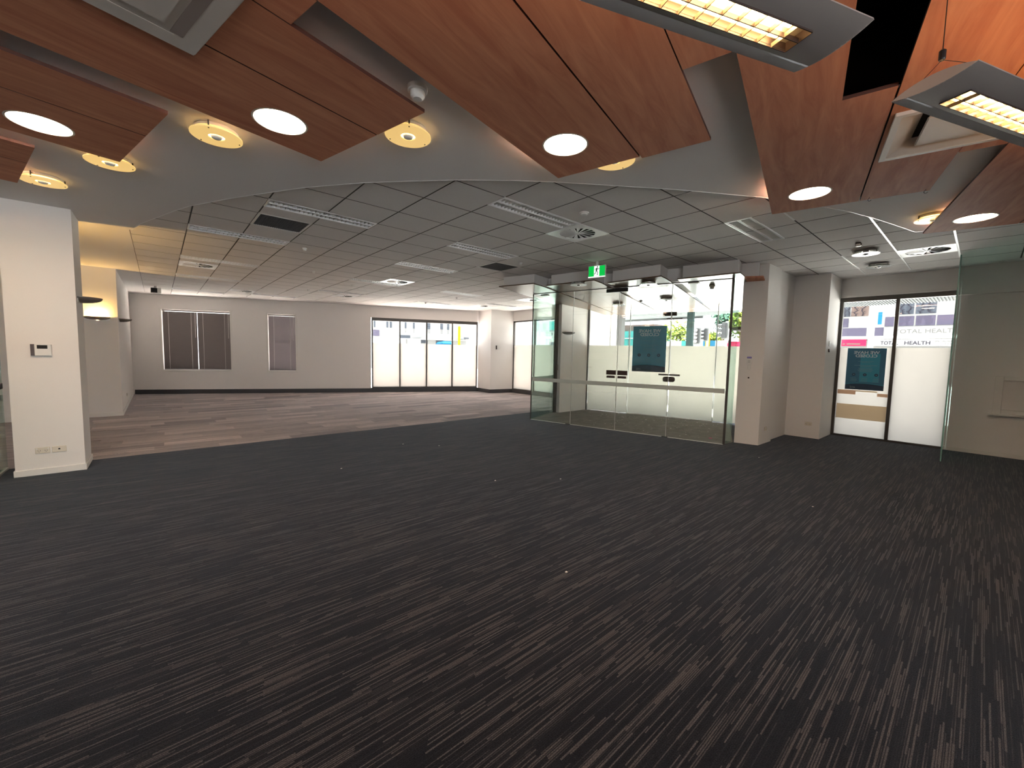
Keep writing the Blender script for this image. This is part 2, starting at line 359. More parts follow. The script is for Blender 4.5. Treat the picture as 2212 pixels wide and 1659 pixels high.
# ------------------------------------------------------------------ walls
TOP = 3.25
o = smesh('wall_far', MB().box(-.6, .75, 0, .25, 0, TOP, FAR).box(.75, 2.60, 0, .25, 0, .77, FAR).box(.75, 2.60, 0, .25, 2.67, TOP, FAR)
          .box(2.60, 3.69, 0, .25, 0, TOP, FAR).box(3.69, 4.52, 0, .25, 0, .76, FAR).box(3.69, 4.52, 0, .25, 2.66, TOP, FAR).box(4.52, 6.95, 0, .25, 0, TOP, FAR)
          .box(6.95, 10.95, .03, .25, 2.70, TOP, FAR), M['wall'])
part('corner_bead', MB().box(6.935, 6.955, -.004, .03, .14, CZ, FAR), M['trimwhite'], o)
def reveal(a0, a1, z0, z1, par):
    mb = MB()
    for (x0, x1, y0, y1) in ((a0-.05, a0, z0-.05, z1+.05), (a1, a1+.05, z0-.05, z1+.05), (a0, a1, z0-.05, z0), (a0, a1, z1, z1+.05)):
        mb.box(x0, x1, -.012, .0, y0, y1, FAR)
    part('architrave', mb, M['trimwhite'], par, .003)
    mb = MB()
    for (x0, x1, y0, y1) in ((a0, a0+.035, z0, z1), (a1-.035, a1, z0, z1), (a0+.035, a1-.035, z0, z0+.03), (a0+.035, a1-.035, z1-.03, z1)):
        mb.box(x0, x1, .10, .16, y0, y1, FAR)
    part('window_frame', mb, M['trimwhite'], par, .003)
    part('pane', MB().box(a0+.035, a1-.035, .125, .133, z0+.03, z1-.03, FAR), M['glass'], par)
w = struct('window_1', (*FAR.p(1.67, 0), .77)); reveal(.75, 2.60, .77, 2.67, w)
w = struct('window_2', (*FAR.p(4.1, 0), .76)); reveal(3.69, 4.52, .76, 2.66, w)
part('glazing_bar', MB().box(3.725, 4.485, .10, .15, 2.24, 2.28, FAR), M['trimwhite'], w)
part('glazing_bar', MB().box(3.725, 4.485, .10, .15, 1.70, 1.74, FAR), M['frame'], w)
smesh('wall_left', MB().prism([(-6.5, 12.08), (-.62, 12.08), (-.62, 17.6), (-6.5, 17.6)], 0, TOP), M['wall'])
wr = smesh('wall_rear', MB().box(-6.5, -6.4, -5.2, -5, 0, TOP).box(2.2, 10.6, -5.2, -5, 0, TOP).box(-6.4, 2.2, -5.2, -5, 0, .5).box(-6.4, 2.2, -5.2, -5, 2.6, TOP).box(-6.7, -6.5, -5.2, 17.6, 0, TOP), M['wall'])
w = struct('added_rear_window', (-2.1, -5.1, .5))  # added unseen glazing behind the camera, lets in ambient light
for k in range(5): part('mullion', MB().box(-6.4+k*2.15-(.05 if k else 0), -6.4+k*2.15+(.05 if k < 4 else 0), -5.14, -5.06, .5, 2.6), M['frame'], w)
for k in range(4): part('pane', MB().box(-6.35+k*2.15, -4.3+k*2.15, -5.105, -5.095, .5, 2.6), M['glass'], w)
smesh('wall_corner_pillar', MB().prism([(9.39, 12.07), (10.34, 11.92), (10.6, 11.9), (10.6, 12.75), (9.45, 12.96)], 0, TOP), M['wall'])
smesh('wall_street', MB().box(10.34, 10.6, 7.40, 9.62, 0, TOP).box(10.34, 10.6, 9.62, 11.93, 2.74, TOP).box(10.30, 10.6, 9.62, 11.93, 0, .12), M['wall'])
smesh('wall_lobby_side', MB().prism([(7.82, 7.13), (8.90, 7.13), (10.6, 7.5), (10.6, 7.75), (8.0, 7.40), (7.82, 7.38)], 0, TOP), M['wall'])
o = smesh('wall_right_pillar', MB().prism([(7.77, 2.84), (7.86, 2.48), (8.47, 2.47), (8.47, 2.52), (9.45, 2.52), (9.47, 1.96), (10.30, 1.95), (10.6, 1.95), (10.6, 3.38), (9.97, 3.34)], 0, TOP), M['wall'])
o = smesh('wall_right', MB().box(10.30, 10.6, .34, 1.96, 2.76, TOP).box(10.28, 10.6, -5, .33, 0, 2.645).box(10.21, 10.6, -5, .33, 2.645, TOP), M['wall'])
part('head_trim', MB().box(10.285, 10.31, .34, 1.95, 2.74, 2.78), M['trimwhite'], o)
mb = MB().box(10.24, 10.28, -.23, -.14, .67, 1.31).box(10.24, 10.28, -1.3, -.23, 1.24, 1.31).box(10.24, 10.28, -1.3, -.23, .70, .77).box(10.20, 10.28, -1.35, -.10, .67, .70).box(10.25, 10.28, -1.39, -1.3, .67, 1.31)
part('hatch_frame', mb, M['trimwhite'], o, .004)
part('hatch_panel', MB().box(10.272, 10.28, -1.3, -.23, .77, 1.24), M['wall'], o)
o = smesh('wall_left_pillar', MB().box(-1.26, -.71, 7.04, 7.62, 0, CZ), M['wall'])
part('upstand', MB().box(-1.272, -.698, 7.028, 7.632, 0, .075), M['trimwhite'], o, .004)
smesh('baseboard_left', MB().box(-6.5, -.608, 12.066, 12.08, 0, .09).box(-.62, -.606, 12.066, 17.3, 0, .09), M['trimwhite'], .003)
smesh('baseboard_far', MB().box(0, 6.95, -.015, 0, 0, .14, FAR).box(6.95, 10.9, -.03, .06, 0, .155, FAR).prism([(9.37, 12.06), (10.35, 11.90), (10.35, 11.94), (9.40, 12.09)], 0, .14).prism([(9.37, 12.06), (9.40, 12.07), (9.46, 12.95), (9.43, 12.95)], 0, .14)
      .box(10.29, 10.305, 9.3, 11.93, 0, .13), M['skirtdark'], .003)
smesh('baseboard_right', MB().box(10.268, 10.28, -5, .3, 0, .07), M['trimwhite'], .003)
# ------------------------------------------------------------------ glazing
def glazing(name, fr, a0, a1, mull, z0, z1, filmtop, b=.08, fw=.045, headw=.05, outward=1, filmm='film', filmpanes=None):
    r = struct(name, (*fr.p((a0+a1)/2, b), z0))
    part('frame_head', MB().box(a0, a1, b-.04, b+.04, z1-headw, z1, fr), M['frame'], r, .003)
    part('frame_sill', MB().box(a0, a1, b-.04, b+.04, z0, z0+.035, fr), M['frame'], r, .003)
    for a in (a0, a1-fw): part('frame_jamb', MB().box(a, a+fw, b-.04, b+.04, z0+.035, z1-headw, fr), M['frame'], r, .003)
    for a in mull: part('mullion', MB().box(a-fw/2, a+fw/2, b-.045, b+.04, z0+.035, z1-headw, fr), M['frame'], r, .003)
    e = [a0+fw]+[x for a in mull for x in (a-fw/2, a+fw/2)]+[a1-fw]
    for k in range(0, len(e), 2):
        part('pane', MB().box(e[k], e[k+1], b-.005, b+.005, z0+.035, z1-headw, fr), M['glass'], r)
        part('frosted_film', MB().sheet(e[k]-.004, e[k+1]+.004, b-.008*outward, z0+.03, filmtop, fr), M[filmm], r)
    return r
glazing('window_3', FAR, 6.98, 10.90, [7.97, 8.94, 9.91], .155, 2.70, 1.79, headw=.11)
R90 = Fr((10.34, 11.93), (0, -1), (1, 0))
glazing('window_4', R90, 0, 2.31, [1.17], .12, 2.74, 1.83, b=.06)
R3 = Fr((10.31, 1.95), (0, -1), (1, 0))
w5 = glazing('window_5', R3, 0, 1.61, [.84], 0, 2.74, 1.762, b=.04, fw=.05, headw=.085, filmm='filmright')
part('tan_stripe', MB().sheet(.06, .81, .030, .36, .65, R3), M['filmtan'], w5)
part('brown_stripe', MB().sheet(.06, .34, .030, .845, .93, R3), M['filmbrown'], w5)
part('brown_stripe', MB().sheet(.66, .81, .030, .83, .89, R3), M['filmbrown'], w5)
part('thin_stripe', MB().sheet(.34, .66, .030, .905, .93, R3), M['filmtan'], w5)
smesh('added_light_baffle', MB().box(2.4, 2.52, -5, -1.7, 0, 2.98), M['wall'])  # added unseen wall, keeps rear glazing light off the right wall
# right-hand glass fin
fin = thing('glass_fin', 'tall frameless green-edged glass fin standing against the right wall', 'glass panel', (9.65, .33, 0))
part('sheet', MB().box(9.012, 10.21, .322, .338, 0, 3.10), M['glassfin'], fin)
part('polished_edge', MB().box(9.0, 9.012, .322, .338, 0, 3.10), M['gedge'], fin, .002)
# entry front screen -------------------------------------------------
def soff(u, v=0): return 2.853-.047*(u-7.87)
sc = struct('door_1', (*ENT.p(2, 0), 0))
js = [0, 1.015, 2.02, 3.02, 3.99]
for k in range(4):
    door = k in (1, 2)
    part('door_leaf' if door else 'fixed_pane', MB().box(js[k]+.004, js[k+1]-.004, -.006, .006, .012 if door else 0, 2.84, ENT), M['glass'], sc)
    part('edge_strip', MB().box(js[k+1]-.0055, js[k+1]+.0035 if k < 3 else js[k+1]+.03, -.007, .0065 if k < 3 else .03, .01, 2.845, ENT), M['framelight'] if k < 3 else M['frame'], sc)
part('edge_strip', MB().box(-.014, .004, -.010, .012, 0, 2.845, ENT), M['frame'], sc)
part('frosted_stripe', MB().box(.02, 3.97, -.0085, -.0072, .895, .975, ENT), M['band'], sc)
part('side_pane', MB().prism([(-.012, .02), (.0, .02), (-.165, 1.345), (-.177, 1.345)], 0, 2.80, ENT), M['glassgreen'], sc)
part('frosted_stripe', MB().prism([(-.0135, .03), (-.013, .03), (-.178, 1.33), (-.1785, 1.33)], .895, .975, ENT), M['band'], sc)
part('side_post', MB().prism([(-.19, 1.345), (-.13, 1.345), (-.13, 1.42), (-.19, 1.42)], 0, 2.79, ENT), M['frame'], sc)
part('side_pane', MB().prism([(3.99, .03), (4.0, .03), (4.075, .34), (4.065, .34)], 0, 2.83, ENT), M['glassgreen'], sc)
part('floor_track', MB().box(0, 3.99, -.012, .012, 0, .01, ENT), M['framelight'], sc)
part('head_channel', MB().box(0, 4.02, -.012, .012, 2.845, 2.86, ENT), M['frame'], sc)
for s in (1.0, 3.04): part('floor_pivot', MB().box(s-.09, s+.02, -.03, .02, 0, .014, ENT), M['black'], sc, .003)
part('patch_fitting', MB().box(1.90, 2.18, -.022, .022, 2.765, 2.84, ENT), M['black'], sc, .004)
part('patch_fitting', MB().box(1.72, 2.00, .03, .07, 2.775, 2.845, ENT), M['black'], sc, .004)
for a0, a1 in ((1.80, 2.005), (2.035, 2.24)):
    part('push_plate', MB().box(a0, a1, -.016, -.0065, 1.125, 1.215, ENT), M['handle'], sc, .003)
    part('push_plate', MB().box(a0+.01, a1-.02, -.016, -.0065, 1.06, 1.105, ENT), M['handle'], sc, .003)
# street glazing
sd = struct('door_2', (*BCK.p(1.8, 0), 0))
HB = 2.74
for k, (a0, a1, nm) in enumerate(((0.03, 1.14, 'fixed_pane'), (1.15, 2.155, 'door_leaf'), (2.165, 3.17, 'door_leaf'), (3.18, 3.93, 'fixed_pane'))):
    part(nm, MB().box(a0, a1, -.006, .006, .02, HB, BCK), M['glass'], sd)
    part('frosted_film', MB().sheet(a0+.005, a1-.005, -.0085, .025, 1.775, BCK), M['filmlobby'], sd)
for a in (1.145, 3.175): part('edge_strip', MB().box(a-.008, a+.008, -.012, .01, .02, HB, BCK), M['framelight'], sd)
part('edge_strip', MB().box(2.156, 2.164, -.012, .01, .02, HB, BCK), M['trimwhite'], sd)
part('jamb', MB().box(-.02, .03, -.03, .03, 0, HB, BCK), M['frame'], sd)
part('floor_track', MB().box(1.15, 3.17, -.03, .03, 0, .025, BCK), M['trimwhite'], sd)
part('patch_fitting', MB().box(1.95, 2.27, -.02, .02, 2.50, 2.60, BCK), M['black'], sd, .004)
part('patch_fitting', MB().box(2.02, 2.40, .03, .06, 2.42, 2.45, BCK), M['black'], sd, .004)
part('pull_handle', MB().box(1.91, 2.41, -.035, -.012, 1.045, 1.085, BCK), M['handle'], sd, .006)
mb = MB(); pl = []
for k in range(24):
    t = 2*math.pi*k/24; pl.append((2.16+(.09 if math.cos(t) > 0 else -.09)+.055*math.cos(t), .955+.065*math.sin(t)))
vs = [(*BCK.p(a, -.03), z) for a, z in pl]+[(*BCK.p(a, -.0098), z) for a, z in pl]; n = len(pl)
mb.add(vs, [tuple(range(n)), tuple(range(n, 2*n))]+[(i, (i+1) % n, n+(i+1) % n, n+i) for i in range(n)])
part('lock_plate', mb, M['handle'], sd)
# left glass partition by the pillar
gp = thing('glass_partition', 'green glass partition with a black pull bar beside the left pillar', 'glass panel', (-1.42, 6.4, 0))
part('sheet', MB().box(-1.425, -1.413, 4.6, 7.60, .02, 2.7), M['glassgreen'], gp)
for z in (1.36, 1.45, 1.54): part('frosted_stripe', MB().box(-1.412, -1.4105, 4.7, 7.58, z, z+.055), M['band'], gp)
part('bottom_rail', MB().box(-1.435, -1.403, 4.6, 7.6, 0, .02), M['framelight'], gp)
part('pull_bar', MB().box(-1.40, -1.375, 6.9, 7.42, .98, 1.05), M['black'], gp, .006)

# ------------------------------------------------------------------ ceiling
ce = struct('ceiling')
ARC = [(-.22, 7.66), (-.12, 7.18), (.01, 6.78), (.19, 6.22), (.32, 5.87), (.64, 5.24), (.93, 4.73), (1.13, 4.39), (1.49, 3.90), (1.76, 3.59), (2.10, 3.23), (2.46, 2.90), (2.78, 2.64),
       (2.99, 2.49), (3.37, 2.22), (3.71, 1.98), (4.11, 1.73), (4.49, 1.50), (4.92, 1.29), (5.36, 1.10), (5.52, 1.035), (5.94, .90), (6.35, .79), (6.92, .65)]
HOLE = [(2.22, -.325), (3.085, -.325), (3.085, -.09), (2.22, -.09)]
hw = [tuple(UV.p(a, b)) for a, b in ((2.05, -.6), (3.3, -.6), (3.3, .15), (2.05, .15))]
bulk = [(-6.5, 7.66)]+ARC+[(6.95, .58), (6.95, -5), (-6.5, -5)]
part('plaster_bulkhead', holed(bulk, [hw], BZ, BZ+.04), M['plaster'], ce)
part('edge_trim', MB().add(*(lambda pts: ([(x, y, z) for x, y in pts for z in (BZ-.002, CZ+.004)]+[(x+dx, y+dy, z) for (x, y), (dx, dy) in zip(pts, [(.008, .008)]*len(pts)) for z in (BZ-.002, CZ+.004)],
     [(2*i, 2*i+1, 2*i+3, 2*i+2) for i in range(len(pts)-1)]+[(2*len(pts)+2*i, 2*len(pts)+2*i+1, 2*len(pts)+2*i+3, 2*len(pts)+2*i+2) for i in range(len(pts)-1)]
     + [(2*i, 2*i+2, 2*len(pts)+2*i+2, 2*len(pts)+2*i) for i in range(len(pts)-1)]))(ARC+[(6.95, .58), (6.95, -4.9)])), M['tbarw'], ce)
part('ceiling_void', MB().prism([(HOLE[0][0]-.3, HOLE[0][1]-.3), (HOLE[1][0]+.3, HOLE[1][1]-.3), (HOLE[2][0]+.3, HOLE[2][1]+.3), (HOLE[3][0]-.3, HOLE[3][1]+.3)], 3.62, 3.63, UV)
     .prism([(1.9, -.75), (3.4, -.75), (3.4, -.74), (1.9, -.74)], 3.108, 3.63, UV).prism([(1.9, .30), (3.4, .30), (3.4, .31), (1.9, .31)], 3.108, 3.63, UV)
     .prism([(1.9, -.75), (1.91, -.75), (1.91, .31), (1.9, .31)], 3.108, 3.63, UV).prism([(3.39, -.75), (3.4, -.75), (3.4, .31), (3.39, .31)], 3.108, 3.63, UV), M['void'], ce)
# grid region
def inb(x, y):
    poly = bulk; c = False
    for k in range(len(poly)):
        (x0, y0), (x1, y1) = poly[k], poly[k-1]
        if (y0 > y) != (y1 > y) and x < (x1-x0)*(y-y0)/(y1-y0)+x0: c = not c
    return c
TR = [(i, 0, -1) for i in ()]
TROF = [(-3, 2), (0, -1), (1, 2), (1, 5), (1, 9), (1, 13), (-1, 17), (-4, 5), (-4, 9), (-4, 13), (-4, 18), (5, 9), (4, -3.5), (6, 13), (9, 11)]
DIFF = [(2, -1), (2, 8), (-4, 10), (9, 8), (9, -6), (-2, 16), (2, 14), (9, 12)]
GRIL = [(-3, 3), (3, 3)]
jmax = {}
cells = []
for i in range(-5, 12):
    for j in range(-9, 23):
        cs = [(gi(i+a), gj(j+b)) for a in (0, 1) for b in (0, 1)]
        if any((Vector(c)-FAR.o).dot(FAR.y) > -.22 for c in cs): continue
        jmax[i] = j+1
        if all(inb(*c) for c in cs) and not (i >= 6 and j >= -7 and False): continue
        cells.append((i, j))
stair = [(gi(-5), gj(-9))]+[(gi(12), gj(-9))]
for i in range(11, -6, -1): stair += [(gi(i+1), gj(jmax[i])), (gi(i), gj(jmax[i]))]
st2 = []
for p in stair:
    if not st2 or (Vector(p)-Vector(st2[-1])).length > 1e-4: st2.append(p)
outer = [(-6.5, -5), (10.6, -5), (10.6, 12.9), tuple(FAR.p(10.9, .2)), tuple(FAR.p(-6.3, .2)), (-6.5, 17.5)]
part('plaster_margin', holed(outer, [st2], CZ, CZ+.012), M['plaster'], ce)
part('roof_slab', MB().prism([(-6.7, -5.2), (10.6, -5.2), (10.6, 12.9), tuple(FAR.p(10.9, .25)), tuple(FAR.p(-6.5, .25)), (-6.7, 17.6)], 3.64, 3.75), M['plaster'], ce)
part('roof_edge', MB().box(10.45, 10.6, -5, 12.9, 3.12, 3.64).box(-6.5, 10.9, .1, .25, 3.12, 3.64, FAR).box(-6.7, -6.5, -5, 17.6, 3.12, 3.64).box(-6.5, 10.6, -5.2, -5.0, 3.12, 3.64), M['plaster'], ce)
busy = {}
for (i, j) in TROF:
    for a in (0, 1): busy[(i+a, math.floor(j))] = ('h', j)
for c in DIFF+GRIL: busy[c] = ('f', 0)
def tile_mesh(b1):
    mb = MB().box(.0075, .5925, .0075, b1, CZ, CZ+.012); mb.m = [0, 0, 1, 1, 1, 1]      # side faces darkened to stand in for shade in the grooves
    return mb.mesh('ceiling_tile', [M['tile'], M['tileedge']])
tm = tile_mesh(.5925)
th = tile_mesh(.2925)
cells.sort(key=lambda c: gi(c[0]+.5)**2+gj(c[1]+.5)**2)
nt = 0; far_t = MB()
for (i, j) in cells:
    if (i, j) in busy:
        k, jj = busy[(i, j)]
        if k == 'h':
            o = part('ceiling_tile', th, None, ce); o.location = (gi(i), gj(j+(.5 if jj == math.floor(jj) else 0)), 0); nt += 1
        continue
    if nt < 298:
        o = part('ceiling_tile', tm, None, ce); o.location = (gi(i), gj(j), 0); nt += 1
    else: far_t.box(gi(i)+.007, gi(i)+.593, gj(j)+.007, gj(j)+.593, CZ, CZ+.012)
if far_t.v: part('far_ceiling_tiles', far_t, M['tile'], ce, kind='stuff')
gb = MB(); ed = set()
for (i, j) in cells: ed |= {('v', i, j), ('v', i+1, j), ('h', i, j), ('h', i, j+1)}
for k, i, j in sorted(ed):
    if k == 'v': gb.box(gi(i)-.011, gi(i)+.011, gj(j), gj(j+1), CZ+.0085, CZ+.0105)
    else: gb.box(gi(i), gi(i+1), gj(j)-.011, gj(j)+.011, CZ+.0088, CZ+.0108)
part('ceiling_grid', gb, M['tbar'], ce)
for (x0, x1, j) in ((5.95, 9.93, -5), (6.95, 9.35, -6), (8.0, 9.95, -4), (5.05, 5.6, -4)):
    part('runner_bar', MB().box(x0, x1, gj(j)-.010, gj(j)+.010, CZ-.004, CZ+.004), M['tbarw'], ce)

# ------------------------------------------------------------------ recessed fittings
def troffer(x, y, label):
    r = thing('recessed_troffer', label, 'ceiling light', (x, y, CZ), 'recessed louvred strip lights in the tile ceiling')
    mb = MB()
    for b in ((0, 1.2, 0, .02), (0, 1.2, .28, .30), (0, .02, .02, .28), (1.18, 1.2, .02, .28)): mb.box(x+b[0], x+b[1], y+b[2], y+b[3], CZ-.003, CZ+.02)
    part('rim', mb, M['tbarw'], r, .002)
    mb = MB().box(x+.01, x+1.19, y+.01, y+.29, CZ+.045, CZ+.05)
    for b in ((.01, .02, .01, .29), (1.18, 1.19, .01, .29), (.02, 1.18, .01, .02), (.02, 1.18, .28, .29)): mb.box(x+b[0], x+b[1], y+b[2], y+b[3], CZ+.02, CZ+.045)
    part('housing', mb, M['plastic'], r)
    mb = MB()
    for b0 in (.03, .142, .158, .27): mb.box(x+.02, x+1.18, y+b0-.004, y+b0+.004, CZ-.001, CZ+.03)
    part('side_reflectors', mb, M['vent'], r)
    mb = MB()
    for k in range(1, 24):
        xx = x+.02+k*1.16/24
        mb.box(xx-.002, xx+.002, y+.035, y+.138, CZ+.004, CZ+.024).box(xx-.002, xx+.002, y+.162, y+.265, CZ+.004, CZ+.024)
    part('louvre_blades', mb, M['plastic'], r)
    for b0 in (.086, .214): part('lamp_tube', MB().tube((x+.03, y+b0, CZ+.034), (x+1.17, y+b0, CZ+.034), .008), M['plastic'], r, smooth=True)
    return r
TL = {(-3, 2): 'recessed strip light beside the dark square grille at the upper left', (0, -1): 'recessed strip light touching the corner of the nearest white swirl vent', (1, 2): 'recessed strip light mid ceiling just before the central dark grille',
      (1, 5): 'recessed strip light third in the central row going away from the camera', (1, 9): 'recessed strip light overlapping a white swirl vent in the middle distance', (1, 13): 'recessed strip light beside the small distant swirl vent',
      (-1, 17): 'recessed strip light close above the blind windows on the far wall', (-4, 5): 'recessed strip light with a bright chrome edge, second in the left row', (-4, 9): 'dim recessed strip light directly before the left swirl vent',
      (-4, 13): 'dim recessed strip light beyond the left swirl vent', (-4, 18): 'farthest recessed strip light of the left row by the far wall', (5, 9): 'distant recessed strip light left of the glass entry', (4, -3.5): 'bright-sided recessed strip light at the right below the timber boards',
      (6, 13): 'far recessed strip light above the four-pane window', (9, 11): 'far recessed strip light above the corner pillar'}
tf0 = None
for (i, j) in TROF:
    if tf0 is None: tf0 = troffer(gi(i), gj(j), TL[(i, j)])
    else: dup(tf0, (gi(i), gj(j), CZ), 0, TL[(i, j)])
def swirl(x, y, label):
    c = (x+.3, y+.3)
    r = thing('swirl_diffuser', label, 'air vent', (x, y, CZ), 'white square swirl vents in the tile ceiling')
    part('face_plate', holed([(x+.004, y+.004), (x+.596, y+.004), (x+.596, y+.596), (x+.004, y+.596)], [circ(c, .235)], CZ-.004, CZ+.004), M['vent'], r)
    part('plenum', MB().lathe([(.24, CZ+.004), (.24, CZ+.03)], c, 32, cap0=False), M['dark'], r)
    for k in range(16):
        a = 2*math.pi*k/16; mb = MB()
        d = Vector((math.cos(a), math.sin(a))); n = Vector((-d.y, d.x))
        pts = []
        for rr, w in ((.035, .006), (.235, .030)):
            for sg, z in ((-1, CZ-.003), (1, CZ+.008)):
                p = Vector(c)+d*rr+n*w*sg; pts.append((p.x, p.y, z)); pts.append((p.x, p.y, z+.002))
        mb.add(pts, [(0, 2, 6, 4), (1, 3, 7, 5), (0, 1, 3, 2), (4, 5, 7, 6), (0, 1, 5, 4), (2, 3, 7, 6)])
        part('vane', mb, M['vent'], r)
    part('hub', MB().lathe([(.04, CZ-.004), (.04, CZ+.006)], c, 16), M['vent'], r)
    return r
DL = {(2, -1): 'large white swirl vent nearest the camera, before the exit sign', (2, 8): 'bright white swirl vent behind a strip light in the middle distance', (-4, 10): 'dim swirl vent in the left of the tile ceiling', (9, 8): 'white swirl vent seen past the left glass edge of the entry',
      (9, -6): 'white swirl vent between white runner bars above the right window', (-2, 16): 'small far swirl vent above the narrow blind window', (2, 14): 'small far swirl vent in front of the four-pane window', (9, 12): 'far swirl vent over the corner pillar'}
d0 = None
for c in DIFF:
    if d0 is None: d0 = swirl(gi(c[0]), gj(c[1]), DL[c])
    else: dup(d0, (gi(c[0]), gj(c[1]), CZ), 0, DL[c])
for (i, j), lb in zip(GRIL, ('dark square return-air grille beside the upper left strip light', 'dark square return-air grille by the small dome sensor, left of the exit sign')):
    x, y = gi(i), gj(j); r = thing('return_air_grille', lb, 'air vent', (x, y, CZ), 'dark return-air grilles in the tile ceiling')
    mb = MB()
    for b in ((.004, .596, .004, .03), (.004, .596, .57, .596), (.004, .03, .03, .57), (.57, .596, .03, .57)): mb.box(x+b[0], x+b[1], y+b[2], y+b[3], CZ-.003, CZ+.01)
    part('rim', mb, M['plastic'], r, .002)
    part('backing', MB().box(x+.03, x+.57, y+.03, y+.57, CZ+.012, CZ+.016), M['grille'], r)
    mb = MB()
    for k in range(1, 22): mb.box(x+.03+k*.54/22-.002, x+.03+k*.54/22+.002, y+.03, y+.57, CZ, CZ+.012).box(x+.03, x+.57, y+.03+k*.54/22-.002, y+.03+k*.54/22+.002, CZ, CZ+.012)
    part('egg_crate', mb, M['grille'], r, kind='stuff')

# ------------------------------------------------------------------ timber sails
SAIL = [  # v0, seam, v1, end, label
    (4.87, 5.33, 6.06, .50, 'reddish timber ceiling sail farthest left, its tip beside an amber disc lamp'),
    (3.42, 3.905, 4.63, .93, 'reddish timber ceiling sail at upper left carrying the leftmost round light'),
    (2.02, 2.497, 3.21, 1.835, 'reddish timber ceiling sail under the pale air-conditioner cassette at top left'),
    (.61, 1.088, 1.785, 3.12, 'reddish timber ceiling sail in the top centre with one round light'),
    (-.80, -.333, .358, 5.07, 'timber ceiling sail with the black open hatch and hooks at upper right'),
    (-2.22, -1.77, -1.04, 6.73, 'orange-lit timber ceiling sail in the top right corner')]
LEDS = []
for k, (v0, sm, v1, en, lb) in enumerate(SAIL):
    st = -1.6
    r = thing('timber_ceiling_sail', lb, 'ceiling panel', (*UV.p((st+en)/2, sm), PZ), 'timber ceiling sails')
    lc = (en-.455, v1-.31); LEDS.append(lc)
    holes = [circ(lc, .152)]
    up = [(st, sm+.005), (en, sm+.005), (en, v1), (st, v1)]
    if k == 4: up = [(st, sm+.005), (2.22, sm+.005), (2.22, -.09), (3.085, -.09), (3.085, sm+.005), (en, sm+.005), (en, v1), (st, v1)]
    part('board', holed(up, holes, PZ, PZ+.02, UV, 1), [M['wood'], M['woodedge']], r)
    lo = [(st, v0), (en+(.03 if k == 3 else 0), v0), (en+(.03 if k == 3 else 0), sm-.005), (st, sm-.005)]
    if k == 4: lo = [(st, v0), (3.45, v0), (3.45, -.39), (4.08, -.39), (4.08, v0), (en, v0), (en, sm-.005), (st, sm-.005)]
    part('board', holed(lo, [], PZ, PZ+.02, UV, 1), [M['wood'], M['woodedge']], r)
    fe = {2: ((-1.6, .2),), 3: ((-1.6, 1.015),), 4: ((-1.6, 2.32),), 5: ((-1.6, 3.45), (4.08, 4.28))}.get(k, ())
    for a, b in fe: part('filler_strip', MB().box(a, b, v1+.006, SAIL[k-1][0]-.006, PZ+.001, PZ+.019, UV), M['wood'], r)
    for a, b in (((st, 2.1), (3.25, en-.06)) if k == 4 else ((st, en-.06),)): part('batten', MB().box(a, b, sm-.04, sm+.04, PZ+.02, BZ, UV), M['woodedge'], r)
    if k == 4:
        for a, b in ((5.0, -.40), (5.02, -.77)):
            p = UV.p(a, b); mb = MB(); pr_ = Vector((p.x, p.y, PZ))
            pts = [pr_]+[pr_+Vector((0, .012*math.sin(t), -.022+.012*math.cos(t))) for t in [x*.55 for x in range(1, 9)]]
            for q0, q1 in zip(pts, pts[1:]): mb.tube(q0, q1, .0022, 5)
            part('cup_hook', mb, M['black'], r)
LL = ['bright round downlight in the leftmost timber sail tip', 'bright round downlight at the far left of the photo', 'bright round downlight in the timber sail below the left cassette', 'bright round downlight in the central timber sail tip',
      'bright round downlight in the sail with the black hatch', 'bright round downlight in the rightmost timber sail']
led0 = None
for lc, lb in zip(LEDS, LL):
    p = UV.p(*lc)
    if led0 is None:
        led0 = thing('round_downlight', lb, 'ceiling light', (p.x, p.y, PZ), 'round panel downlights in the timber sails')
        part('trim_ring', MB().lathe([(.151, PZ+.012), (.151, PZ-.003), (.163, PZ-.001)], p, 40, cap0=False, cap1=False), M['plasticcream'], led0, smooth=True)
        part('diffuser', MB().lathe([(.149, PZ+.008), (.149, PZ+.014)], p, 40), M['led'], led0)
    else: dup(led0, (p.x, p.y, PZ), 0, lb)
# amber surface discs
def disc(x, y, zc, label, lit=True, group='round glass disc lamps under the plaster ceiling'):
    r = thing('glass_disc_lamp', label, 'ceiling light', (x, y, zc), group); c = (x, y)
    part('base_drum', MB().lathe([(.125, zc), (.135, zc-.012), (.135, zc-.026), (.12, zc-.028)], c, 32), M['plasticcream'] if lit else M['chrome'], r, smooth=False)
    part('disc', holed(circ((x, y), .158, 40), [circ((x, y), .05, 24)], zc-.052, zc-.044), M['disc'] if lit else M['discoff'], r)
    part('lamp_cone', MB().lathe([(.045, zc-.028), (.03, zc-.060), (.012, zc-.066)], c, 20), M['alu'] if lit else M['chrome'], r, smooth=True)
    if lit: part('glowing_ring', MB().lathe([(.060, zc-.0285), (.11, zc-.030), (.11, zc-.034), (.060, zc-.034)], c, 28, cap0=False, cap1=False), M['bulb'], r)
    for k in range(3):
        a = 2.2+k*2.094; q = (x+.14*math.cos(a), y+.14*math.sin(a))
        part('stand_off', MB().tube((*q, zc-.002), (*q, zc-.056), .0045), M['black'] if lit else M['chrome'], r)
    return r
